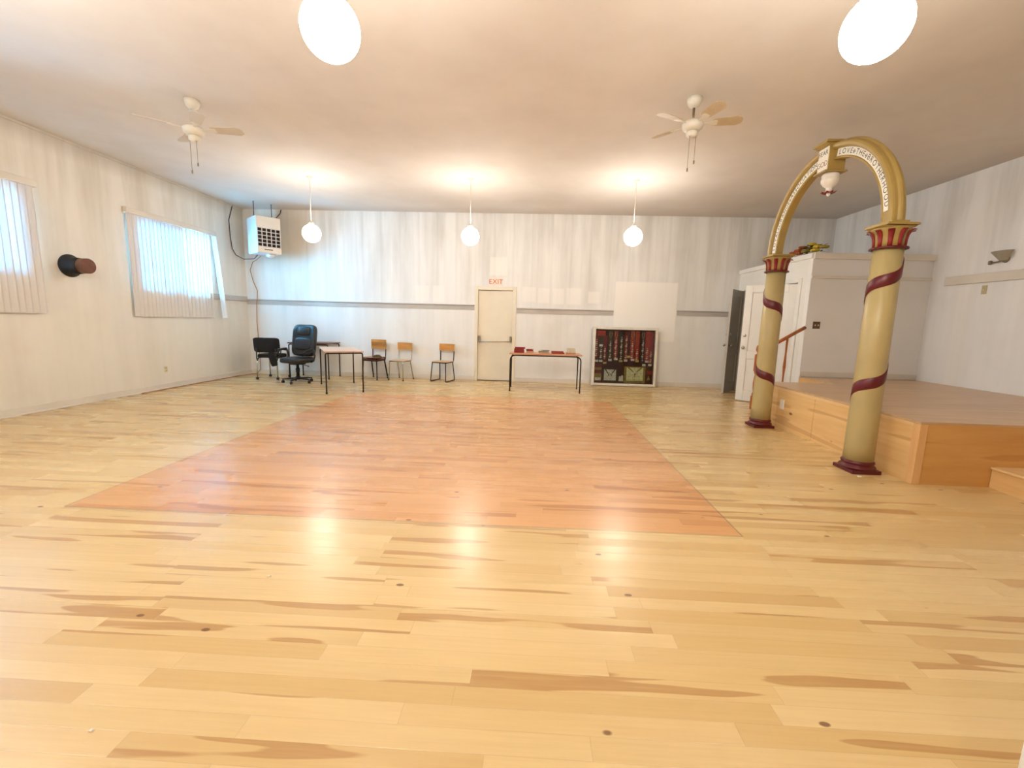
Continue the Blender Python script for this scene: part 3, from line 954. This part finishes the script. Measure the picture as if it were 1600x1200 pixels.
# ------------------------------------------------------------------ small wall fittings
o = thing('stovepipe_stub', 'black round flange with a brown cap between the two blinds', 'pipe fitting', (XL, 5.93, 1.965))
MB().lathe([(.155, 0), (.155, .02), (.13, .05), (.115, .1), (.105, .19)], 32, axis='x').build('flange', 'pipe', o)
MB().lathe([(.104, .19), (.104, .275), (.1, .285)], 32, axis='x').build('cap', 'stub', o)
o = thing('wall_outlet', 'ivory duplex outlet low on the left wall', 'outlet', (XL, 7.366, .35))
B(0, .008, -.035, .035, -.055, .055).build('cover_plate', 'ivory', o, bevel=.003)
for s in (-1, 1): B(.006, .012, -.017, .017, s * .024 - .014, s * .024 + .014).build('socket', 'tanp', o, bevel=.002)
o = thing('wall_switch', 'brown double switch plate on the partition behind the stage', 'switch', (4.672, CY, 1.425))
B(-.058, .058, -.008, 0, -.058, .058).build('cover_plate', 'brownp', o, bevel=.003)
for s in (-1, 1): B(s * .024 - .006, s * .024 + .006, -.018, -.006, -.012, .012).build('toggle', 'ivory', o, bevel=.002)
o = thing('wall_switch', 'small tan switch plate low on the right wall under the rail', 'switch', (XR, 6.46, 1.97))
B(-.008, 0, -.035, .035, -.06, .06).build('cover_plate', 'tanp', o, bevel=.003)
B(-.02, -.006, -.006, .006, -.012, .012).build('toggle', 'ivory', o, bevel=.002)
o = thing('wall_sconce', 'grey fan-shaped wall sconce above the rail on the right wall', 'wall lamp', (XR, 6.25, 2.36))
vv = []; fs = []
for i in range(13):
    a = math.radians(-70 + 140 * i / 12)
    vv += [(-.015 - .05 * math.cos(a), .05 * math.sin(a), -.02), (-.02 - .13 * math.cos(a), .15 * math.sin(a), .10)]
for i in range(12): fs.append((2 * i, 2 * i + 1, 2 * i + 3, 2 * i + 2))
k = len(vv); vv += [(x + .006, y, z + .004) for x, y, z in vv]; fs += [tuple(reversed([q + k for q in f])) for f in fs]
MB().add(vv, fs, True).build('shade', plain('grey glass', lin(168, 160, 142), .4), o)
MB().lathe([(.05, 0), (.045, -.015), (.02, -.02)], 16, axis='x').build('back_plate', 'brass', o)
MB().tube([(-.02, 0, -.01), (-.04, .06, -.03), (-.03, .17, -.03)], .009, 8).build('arm', 'brass', o)
MB().lathe([(.012, 0), (.022, .01), (.022, .045), (.012, .055)], 12, (-.03, .17, -.055)).build('switch_knob', 'brass', o)

# flowers on the closet roof
fl = thing('artificial_flowers', 'bunch of orange and yellow autumn flowers on the closet top', 'flowers', (4.66, 7.62, CH + .005))
lf = MB()
for k in range(80):
    a = random.uniform(0, 2 * PI); r = random.uniform(.02, .22); z = random.uniform(.0, .15)
    c = Vector((r * math.cos(a) * .5, r * math.sin(a) * 1.5 + .06, z + .02))
    dv = Vector((math.cos(a), math.sin(a), random.uniform(-.2, .7))).normalized() * random.uniform(.05, .09)
    sd = dv.cross(Vector((0, 0, 1))).normalized() * .018
    lf.add([c, c + dv * .5 + sd, c + dv, c + dv * .5 - sd], [(0, 1, 2, 3)])
lf.build('leaves', plain('olive leaves', lin(84, 84, 40), .7, var=.3), fl)
FC = [plain('yellow petals', lin(204, 176, 52), .6), plain('rust petals', lin(168, 84, 42), .6), plain('olive gold petals', lin(150, 132, 50), .6)]
spots = [(-.02, .0, .19, 0), (.05, -.05, .16, 0), (.0, -.11, .13, 0), (-.07, .28, .13, 1), (-.10, .36, .10, 1), (-.09, .22, .08, 1), (.06, -.2, .12, 2), (.02, .12, .15, 2), (-.08, .06, .09, 2), (-.06, -.16, .07, 0), (-.08, .14, .16, 1)]
for (x, y, z, ci) in spots:
    b = MB().ball((x, y, z), .028, 8)
    for k in range(9):
        a = 2 * PI * k / 9
        b.ball((x + .042 * math.cos(a), y + .042 * math.sin(a), z), .03, 6, 1, 1, .8)
    b.build('bloom', FC[ci], fl)

# ------------------------------------------------------------------ tables
def tube_table(loc, rz, L, D, H, top, steel, label, splay=.03, rnd=.07):
    t = thing('work_table', label, 'table', loc, rz)
    B(-.02, L + .02, -.02, D + .02, H - .012, H + .012).build('tabletop', top, t, bevel=.004)
    r = .0125
    for y, s in ((0, -1), (D, 1)):
        zt = H - .027
        b = MB()
        b.tube([(rnd, y, zt), (L - rnd, y, zt)], r, 10)
        b.build('apron_tube', steel, t)
        for x, sx in ((0, 1), (L, -1)):
            pts = [(x, y + s * splay, .006), (x, y, zt - rnd)] + [(x + sx * (rnd - rnd * math.cos(a)), y, zt - rnd + rnd * math.sin(a)) for a in [math.radians(q) for q in (22, 45, 67, 90)]]
            lg = MB().tube(pts, r, 10).build('leg', steel, t)
            MB().lathe([(.016, 0), (.016, .03), (.0135, .035)], 10, (x, y + s * splay, 0)).build('foot', 'black', lg)
    return t
# long side runs along the table's x; placed from measured feet
tube_table((-3.56, 7.36, 0), math.radians(30), .62, 1.24, .745, 'tabletop', 'dsteel', 'pale topped table with thin brown legs standing in front of the black chair', 0.0, .03)
tube_table((-5.20, 9.10, 0), 0, .86, .55, .775, 'browntop', 'dsteel', 'brown table behind the black leather chair against the back wall', 0.0, .03)
tube_table((-.37, 8.36, 0), 0, 1.37, .52, .735, 'tabletop2', 'bsteel', 'narrow table with rounded steel legs holding the old books', .01, .09)

# ------------------------------------------------------------------ books
def cols(*c): return [plain('book cloth %d' % i, lin(*k), .6, var=.08, scale=20) for i, k in enumerate(c)]
RED, TAN, GREY, CREAM, RUST = cols((136, 36, 34), (196, 150, 112), (136, 132, 118), (206, 198, 174), (150, 58, 42))
PAGE = plain('book pages', lin(222, 206, 172), .8, var=.05, scale=30)
TT = .7475
def book(x, y, z, w, d, h, rz, mat, label, name='book'):
    o = thing('book', label, 'book', (x, y, z), rz, group='old books on the narrow table')
    b = B(-w / 2, w / 2, -d / 2, d / 2, 0, .003); b.box(-w / 2, w / 2, -d / 2, d / 2, h - .003, h); b.box(-w / 2, w / 2, -d / 2, -d / 2 + .003, .003, h - .003)
    b.build('cover', mat, o)
    B(-w / 2 + .004, w / 2 - .004, -d / 2 + .003, d / 2 - .005, .003, h - .003).build('pages', PAGE, o)
    return z + h
z = TT
z = book(-.21, 8.60, z, .20, .15, .042, .05, RED, 'red book at the bottom of the leftmost stack')
z = book(-.205, 8.60, z, .195, .14, .038, -.04, RED, 'red book in the middle of the leftmost stack')
z = book(-.195, 8.60, z, .20, .14, .028, .10, RED, 'dark red book topmost of the leftmost stack')
z = TT
z = book(.01, 8.60, z, .145, .12, .036, 0, TAN, 'tan book under the red ones, second stack from the left')
z = book(.0, 8.60, z, .135, .12, .022, .10, RED, 'thin red book on the tan book, second stack from the left')
z = book(.005, 8.60, z, .13, .11, .016, -.25, RED, 'thinnest dark red book topmost of the second stack')
z = TT
z = book(.285, 8.58, z, .21, .15, .022, 0, TAN, 'tan book at the bottom of the middle stack')
z = book(.28, 8.58, z, .20, .14, .022, -.06, GREY, 'grey green book on the tan one in the middle stack')
z = book(.31, 8.58, z, .15, .11, .018, .35, GREY, 'small grey book topmost and askew on the middle stack')
z = TT
z = book(.56, 8.58, z, .25, .15, .026, .03, RUST, 'rust book at the bottom of the low red stack')
z = book(.55, 8.58, z, .24, .15, .022, -.05, RUST, 'rust brown book on top of the low red stack')
z = TT
for k, (m_, h_) in enumerate(((TAN, .03), (CREAM, .02), (CREAM, .022), (CREAM, .018), (CREAM, .02))):
    z = book(.82 + random.uniform(-.006, .006), 8.60, z, .18 - .004 * k, .14, h_, random.uniform(-.06, .06), m_,
             ('tan book at the bottom of the rightmost stack', 'cream booklet directly on the tan book, rightmost stack', 'cream booklet in the middle of the rightmost stack',
              'cream booklet second from the top, rightmost stack', 'cream booklet topmost of the rightmost stack')[k])

# ------------------------------------------------------------------ school chairs
def bent(w, d, h, cx, cy, cz, curve, n=10):
    """curved plywood panel, w wide, h high, bent back in the middle"""
    vv = []; fs = []
    for j in range(2):
        for i in range(n + 1):
            t = i / n * 2 - 1
            y = cy + curve * (1 - t * t)
            for zz in (cz, cz + h):
                vv.append((cx + t * w / 2, y + j * d, zz))
    N = (n + 1) * 2
    for i in range(n):
        a = i * 2
        fs += [(a, a + 2, a + 3, a + 1), (N + a, N + a + 1, N + a + 3, N + a + 2), (a, N + a, N + a + 2, a + 2), (a + 1, a + 3, N + a + 3, N + a + 1)]
    fs += [(0, 1, N + 1, N), (N - 2, 2 * N - 2, 2 * N - 1, N - 1)]
    return MB().add(vv, fs, False)
def seat_poly(w, d):
    p = []
    for (cx, cy, a0) in ((w / 2 - .05, -d / 2 + .05, -90), (w / 2 - .03, d / 2 - .03, 0), (-w / 2 + .03, d / 2 - .03, 90), (-w / 2 + .05, -d / 2 + .05, 180)):
        r = .05 if cy < 0 else .03
        for k in range(5):
            a = math.radians(a0 + 22.5 * k); p.append((cx + r * math.cos(a), cy + r * math.sin(a)))
    return p
def school_chair(loc, rz, label, steel, sled=False, seatmat='plyseat', zoff=0., stacked=False):
    c = thing('school_chair', label, 'chair', loc, rz, group='wooden school chairs by the back wall')
    W, D, Hs = .39, .38, .445
    MB().prism(seat_poly(W, D), Hs - .012, Hs).build('seat', seatmat, c, bevel=.004)
    bent(.38, .012, .155, 0, .185, .665, .035).build('backrest', 'ply', c)
    r = .011
    fx = .165
    for s in (-1, 1):
        b = MB()
        b.tube([(s * fx, -.16, Hs - .024), (s * fx, .15, Hs - .024), (s * fx, .185, Hs - .02), (s * fx, .2, Hs + .02), (s * (fx + .005), .212, .70), (s * (fx + .005), .205, .80)], r, 10)
        b.build('back_upright', steel, c)
        if sled:
            lg = MB().tube([(s * fx, -.165, Hs - .024), (s * (fx + .02), -.20, .05), (s * (fx + .02), -.20, .02), (s * (fx + .02), -.18, .012), (s * (fx + .02), .18, .012), (s * (fx + .02), .2, .02), (s * (fx + .02), .205, .05), (s * fx, .155, Hs - .03)], r, 10)
            lg.build('sled_leg', steel, c)
        else:
            for y0, y1 in ((-.155, -.175), (.14, .235)):
                lg = MB().tube([(s * fx, y0, Hs - .024), (s * (fx + .004), y0 + (y1 - y0) * .1, Hs - .06), (s * (fx + .02), y1, .01)], r, 10).build('leg', steel, c)
                MB().lathe([(.0145, 0), (.0145, .028), (.012, .032)], 10, (s * (fx + .02), y1, 0)).build('foot', 'black', lg)
    MB().tube([(-fx, -.15, Hs - .026), (fx, -.15, Hs - .026)], r * .9, 8).tube([(-fx, .13, Hs - .026), (fx, .13, Hs - .026)], r * .9, 8).build('seat_frame', steel, c)
    return c
school_chair((-3.46, 9.44, 0), math.radians(-14), 'dark framed wooden chair under another one, right of the pale table', 'dsteel', seatmat='redwood')
school_chair((-3.46, 9.44, .055), math.radians(-14), 'wooden chair stacked on a second dark framed one, right of the pale table', 'dsteel', seatmat='ply')
school_chair((-2.87, 9.44, 0), math.radians(-17), 'single wooden chair with four thin chrome legs beside the stacked pair', 'chrome')
school_chair((-1.92, 9.45, 0), math.radians(-18), 'wooden chair with a black sled base next to the exit door', 'bsteel', sled=True)
o = MB()
n = 12
vv = []; fs = []
for i in range(n + 1):
    for j in range(7):
        x = (i / n - .5) * .20; y = (j / 6 - .5) * .16
        edge = max(abs(x) / .1, abs(y) / .08)
        z = .045 * (1 - edge ** 3) + .012 * math.sin(38 * x + 3 * y * 20) * (1 - edge ** 4)
        vv.append((x, y, max(z, .0)))
for i in range(n):
    for j in range(6):
        a = i * 7 + j; fs.append((a, a + 7, a + 8, a + 1))
tag(MB().add(vv, fs, True).build('folded_cloth', plain('olive brown cloth', lin(84, 70, 42), .9, var=.3, scale=30), loc=(-3.34, 9.31, .502), rot=(0, 0, .4)),
    'crumpled olive brown cloth on the front corner of the stacked chair', 'cloth')

# ------------------------------------------------------------------ black leather office chair
oc = thing('office_chair', 'black leather high-backed swivel chair beside the pale table', 'office chair', (-4.72, 8.55, 0), math.radians(-10))
b = MB().pad(0, 0, .465, .53, .52, .12, bulge=.42, curve=0)
b.build('seat', 'leather', oc)
bk = MB().pad(0, .27, .85, .53, .13, .66, rx=math.radians(-10), bulge=.38, curve=.035).build('backrest', 'leather', oc)
MB().pad(0, .245, 1.05, .30, .10, .19, rx=math.radians(-10), bulge=.45).build('head_pad', 'leather', bk)
MB().pad(0, .185, .79, .36, .06, .26, rx=math.radians(-10), bulge=.5).build('lumbar_pad', 'leather', bk)
B(-.05, .05, .2, .34, .39, .42).build('back_bar', 'black', oc, bevel=.008)
for s in (-1, 1):
    a = MB().tube([(s * .24, .10, .42), (s * .30, .10, .45), (s * .315, .12, .55), (s * .315, .10, .655)], .017, 10)
    a.tube([(s * .315, .10, .655), (s * .315, -.02, .675), (s * .31, -.14, .66), (s * .29, -.19, .60)], .02, 10)
    ao = a.build('armrest', 'black', oc)
    MB().pad(s * .315, -.04, .682, .062, .25, .036, rx=math.radians(4), bulge=.5).build('arm_pad', 'black', ao)
B(-.1, .1, -.12, .12, .375, .405).build('seat_plate', 'black', oc, bevel=.006)
MB().lathe([(.032, .11), (.032, .22), (.04, .225), (.04, .30), (.027, .305), (.027, .38)], 18).build('gas_lift', 'black', oc)
MB().tube([(.08, .0, .375), (.22, -.03, .37), (.27, -.04, .36)], .006, 8).ball((.28, -.04, .355), .014, 8).build('lift_lever', 'black', oc)
star = MB().lathe([(.045, .065), (.05, .08), (.05, .12), (.036, .135)], 18).build('star_base', 'black', oc)
def caster(par, x, y, rz, mat='black'):
    b = MB()
    for s in (-1, 1): b.lathe([(.018, -.009), (.026, -.006), (.027, 0), (.026, .006), (.018, .009)], 16, (x + s * .0125 * math.cos(rz), y + s * .0125 * math.sin(rz), .027), 'x')
    b.box(x - .012, x + .012, y - .02, y + .02, .027, .056)
    b.tube([(x, y, .05), (x, y, .08)], .006, 8)
    return b.build('caster', mat, par)
for k in range(5):
    a = math.radians(-78 + 72 * k)
    R_ = .28
    ca, sa = math.cos(a), math.sin(a)
    pts = [(.03, .022), (R_, .013), (R_, -.013), (.03, -.022)]
    b = MB()
    vv = [(x * ca - y * sa, x * sa + y * ca, z) for (x, y, z) in
          [(.03, -.026, .075), (.03, .026, .075), (.03, .026, .118), (.03, -.026, .118), (R_ + .015, -.015, .066), (R_ + .015, .015, .066), (R_ + .015, .015, .086), (R_ + .015, -.015, .086)]]
    b.add(vv, [(0, 1, 2, 3), (7, 6, 5, 4), (0, 4, 5, 1), (1, 5, 6, 2), (2, 6, 7, 3), (3, 7, 4, 0)])
    b.build('base_leg', 'black', star, bevel=.004)
    caster(oc, R_ * ca, R_ * sa, a)

# ------------------------------------------------------------------ black fabric chair on castered legs
bc = thing('caster_chair', 'black fabric chair with silver castered legs in the left back corner', 'chair', (-5.53, 9.05, 0), math.radians(2))
MB().pad(0, -.02, .50, .46, .44, .085, bulge=.35).build('seat', 'fabric', bc)
MB().pad(0, -.235, .73, .54, .06, .31, rx=math.radians(7), bulge=.25, curve=-.02).build('backrest', 'fabric', bc)
MB().pad(.14, -.26, .44, .13, .05, .30, rx=0, ry=math.radians(-14), bulge=.35).build('seat_flap', 'fabric', bc)
for s in (-1, 1):
    MB().tube([(s * .20, -.255, .66), (s * .205, -.25, .45), (s * .205, -.22, .40)], .012, 10).build('back_stem', 'black', bc)
for s in (-1, 1):
    for y in (-.24, .24):
        MB().tube([(s * .205, y * .8, .46), (s * .215, y, .35), (s * .215, y, .065)], .013, 10).build('leg', 'chrome', bc)
        caster(bc, s * .215, y, 0, 'black')
    MB().tube([(s * .205, -.19, .455), (s * .205, .19, .455)], .011, 8).build('side_rail', 'chrome', bc)
MB().tube([(.22, -.22, .46), (.30, -.24, .55), (.30, -.22, .64), (.30, .02, .66)], .012, 10).build('armrest', 'black', bc)

# ------------------------------------------------------------------ framed display case of lodge regalia
KW, KH, KD = 1.40, 1.29, .10
KX, KY, LEAN = 2.085, 9.60, math.radians(-3.0)
KL = (KX, KY - .07, .008)
kc = thing('display_case', 'large square white framed display case of red sashes leaning on the back wall', 'display case', KL, 0, rx=LEAN)
fb = MB(); f_ = .055
fb.box(-KW / 2, -KW / 2 + f_, -KD / 2, KD / 2, 0, KH); fb.box(KW / 2 - f_, KW / 2, -KD / 2, KD / 2, 0, KH)
fb.box(-KW / 2 + f_, KW / 2 - f_, -KD / 2, KD / 2, 0, f_); fb.box(-KW / 2 + f_, KW / 2 - f_, -KD / 2, KD / 2, KH - f_, KH)
fb.build('frame', 'alu', kc, bevel=.005)
B(-KW / 2 + f_, KW / 2 - f_, .02, .03, f_, KH - f_).build('backing', 'velvet', kc)
B(-KW / 2 + f_, KW / 2 - f_, -KD / 2 + .004, -KD / 2 + .007, f_, KH - f_).build('glass_front', 'glass', kc)
IW, IH = KW - 2 * f_, KH - 2 * f_
ix = lambda u: -IW / 2 + IW * u
iz = lambda v: f_ + IH * (1 - v)
def cmat(n, c, r=.7): return plain(n, lin(*c), r, var=.2, scale=30)
CM = dict(maroon=cmat('maroon sash', (120, 24, 22)), red=cmat('red sash', (176, 46, 28)), dred=cmat('dark red sash', (146, 32, 26)), blk=cmat('black sash', (36, 26, 24)),
          grn=cmat('olive black sash', (62, 48, 34)), pur=cmat('purple black sash', (58, 20, 32)), gold=cmat('gold braid', (166, 132, 66)), sil=cmat('silver stars', (236, 208, 180), .4),
          card=cmat('cream card', (252, 244, 212)), pink=cmat('pink card', (250, 216, 206)), oran=cmat('ochre card', (222, 184, 116)), apw=cmat('grey white apron', (238, 232, 216)),
          apc=cmat('cream apron', (252, 240, 184)), apb=cmat('charcoal border', (54, 50, 46)), apg=cmat('olive gold border', (160, 134, 66)))
def incase(name, label, cat, group=None):
    return thing(name, label, cat, KL, 0, group, rx=LEAN)
YS = .016
ordn = ['leftmost', 'second', 'third', 'fourth', 'fifth', 'sixth', 'seventh', 'eighth', 'ninth', 'tenth', 'eleventh', 'rightmost']
sashes = [(.025, 'maroon', .02, .55, .20, 0), (.105, 'grn', .10, .56, .34, 0), (.17, 'maroon', .12, .58, .33, 0), (.26, 'grn', .02, .56, .22, 1), (.352, 'dred', .02, .55, .16, 1),
          (.447, 'blk', .02, .58, .14, 0), (.53, 'maroon', .04, .57, .12, 0), (.632, 'red', .02, .56, .22, 1), (.715, 'red', .02, .58, .36, 0), (.81, 'pur', .02, .62, .20, 1),
          (.885, 'red', .02, .58, .34, 0), (.95, 'dred', .03, .62, .40, 0)]
cn = dict(maroon='maroon', grn='olive black', dred='dark red', blk='black', red='red', pur='purple black')
for i, (u, c, v0, v1, vb, gold) in enumerate(sashes):
    lab = '%s sash with silver stars, %s in the display case' % (cn[c], ordn[i] + (' from the left' if 0 < i < 11 else ''))
    s_ = incase('sash', lab, 'sash', 'sashes hung in the display case')
    x = ix(u); w_ = .043
    B(x - w_, x + w_, YS - .004, YS + .003, iz(v1), iz(v0)).build('ribbon', CM[c], s_, bevel=.002)
    b = MB()
    v = vb; k = 0
    while v < v1 - .03:
        rr = .010 + .005 * ((k * 7) % 3)
        b.ball((x + .004 * math.sin(k * 2.1), YS - .008, iz(v)), rr, 8, 1.2, .4, 1)
        v += .036; k += 1
    b.build('stars', CM['sil'], s_)
    if gold:
        MB().tube([(x - .02, YS - .007, iz(v0 + .02)), (x - .028, YS - .007, iz(v0 + .08)), (x, YS - .007, iz(v0 + .15)), (x + .026, YS - .007, iz(v0 + .08)), (x + .02, YS - .007, iz(v0 + .02))], .007, 6).build('braid', CM['gold'], s_)
cards = [(.10, .30, 'card', 'cream card high up near the left side'), (.02, .588, 'card', 'cream card at the left edge, under the sashes'), (.105, .588, 'card', 'cream card second along under the sashes'), (.175, .625, 'oran', 'ochre card left of the grey apron'),
         (.262, .568, 'pink', 'pinkish card above the grey apron'), (.36, .548, 'card', 'cream card under the fifth sash'), (.445, .58, 'oran', 'ochre card under the black sash'), (.527, .57, 'pink', 'pink card right of the ochre one, mid case'),
         (.575, .498, 'oran', 'ochre card highest of those mid case'), (.645, .555, 'pink', 'large pink card above the cream apron'), (.72, .575, 'oran', 'tan card beside the large pink card'), (.84, .645, 'card', 'pale card above the right end of the cream apron'),
         (.885, .578, 'pink', 'pink card near the right side'), (.94, .64, 'card', 'cream card at the right edge of the case')]
for (u, v, c, lab) in cards:
    x, z = ix(u), iz(v)
    if x - .04 < -IW / 2: x = -IW / 2 + .042
    tag(MB().box(x - .038, x + .038, YS - .022, YS - .019, z - .024, z + .024).build('label_card', CM[c], loc=KL, rot=(LEAN, 0, 0)), lab + ' in the display case', 'card', 'label cards in the display case')
def apron(u0, u1, v0, v1, body, border, bw, lab, mark):
    a = incase('lodge_apron', lab, 'apron')
    x0, x1, za, zb = ix(u0), ix(u1), iz(v1), iz(v0)
    B(x0, x1, YS - .010, YS - .004, za, zb).build('border', CM[border], a, bevel=.003)
    B(x0 + bw, x1 - bw, YS - .014, YS - .010, za + bw, zb - bw * .4).build('panel', CM[body], a, bevel=.002)
    xm = (x0 + x1) / 2; zt = zb - bw * .4
    f = MB()
    for s in (-1, 1):
        f.prism([(xm + s * (x1 - x0 - 2 * bw) * .46, zt), (xm + s * (x1 - x0 - 2 * bw) * .34, zt), (xm + s * .035, zt - .085), (xm + s * .045, zt - .10)][::s], YS - .017, YS - .014, 'xz')
    f.build('flap_trim', CM[border], a)
    m_ = MB()
    if mark == 'disc':
        m_.ball((xm, YS - .015, zt - .085), .032, 12, 1.1, .1, .8)
        m_.build('emblem', CM['card'], a)
        MB().box(xm - .008, xm + .006, YS - .017, YS - .014, zt - .21, zt - .14).box(xm - .02, xm + .03, YS - .017, YS - .014, zt - .15, zt - .135).build('mark', CM['red'], a)
    else:
        for k in range(7):
            an = PI * k / 6
            m_.box(xm - .004 + .04 * math.cos(an), xm + .004 + .04 * math.cos(an), YS - .016, YS - .013, zt - .16 + .03 * math.sin(an), zt - .11 + .03 * math.sin(an))
        m_.build('emblem', CM['apb'], a)
apron(.15, .40, .735, .975, 'apw', 'apb', .03, 'grey white apron with a charcoal border, lower left in the case', 'fan')
apron(.515, .875, .68, .985, 'apc', 'apg', .05, 'cream apron with a wide olive gold border, lower right in the case', 'disc')
a = incase('lodge_cuff', 'gold and maroon striped cuff at the lower left edge of the case', 'cuff')
B(ix(.0), ix(.13), YS - .008, YS, iz(.985), iz(.64)).build('ground', CM['maroon'], a)
for v0, v1 in ((.71, .76), (.82, .90)): B(ix(.0), ix(.13), YS - .011, YS - .008, iz(v1), iz(v0)).build('stripe', CM['gold'], a)
B(ix(.02), ix(.12), YS - .012, YS - .008, iz(.955), iz(.90)).build('stripe', CM['apw'], a)
tag(MB().prism([(ix(.425), iz(.96)), (ix(.505), iz(.96)), (ix(.50), iz(.86)), (ix(.48), iz(.84)), (ix(.46), iz(.875)), (ix(.43), iz(.865))], YS - .012, YS - .006, 'xz').build('rosette', CM['card'], loc=KL, rot=(LEAN, 0, 0)),
    'small cream rosette between the two aprons in the case', 'rosette')
tag(B(ix(.03), ix(.17), YS - .018, YS - .008, iz(.12), iz(.03)).build('silk_patch', CM['red'], loc=KL, rot=(LEAN, 0, 0), bevel=.004), 'bright red silk patch in the top left corner of the case', 'patch')
a = incase('lodge_medal', 'small dull gold medal right of the cream apron in the case', 'medal')
MB().prism([(ix(.90), iz(.93)), (ix(.96), iz(.92)), (ix(.93), iz(.84))], YS - .012, YS - .006, 'xz').build('pendant', CM['gold'], a)
B(ix(.90), ix(.985), YS - .008, YS - .003, iz(.82), iz(.75)).build('ribbon', CM['dred'], a)

# ------------------------------------------------------------------ litter on the floor
for (x, y, s, lab) in ((-1.322, 2.024, .010, 'tiny white paper scrap on the floor left of centre'), (-1.381, 1.163, .009, 'tiny white paper scrap on the near floor at lower left'), (3.129, 4.01, .022, 'pale wood chip on the floor in front of the near column')):
    b = MB().add([(-s, -s * .5, 0), (s * .8, -s * .6, 0), (s, s * .4, 0), (-s * .7, s * .6, 0), (-s * .8, -s * .4, .004), (s * .7, -s * .5, .006), (s * .8, s * .3, .005), (-s * .6, s * .5, .003)],
                 [(0, 3, 2, 1), (4, 5, 6, 7), (0, 1, 5, 4), (1, 2, 6, 5), (2, 3, 7, 6), (3, 0, 4, 7)])
    tag(b.build('floor_scrap', 'board', loc=(x, y, .0005)), lab, 'scrap')
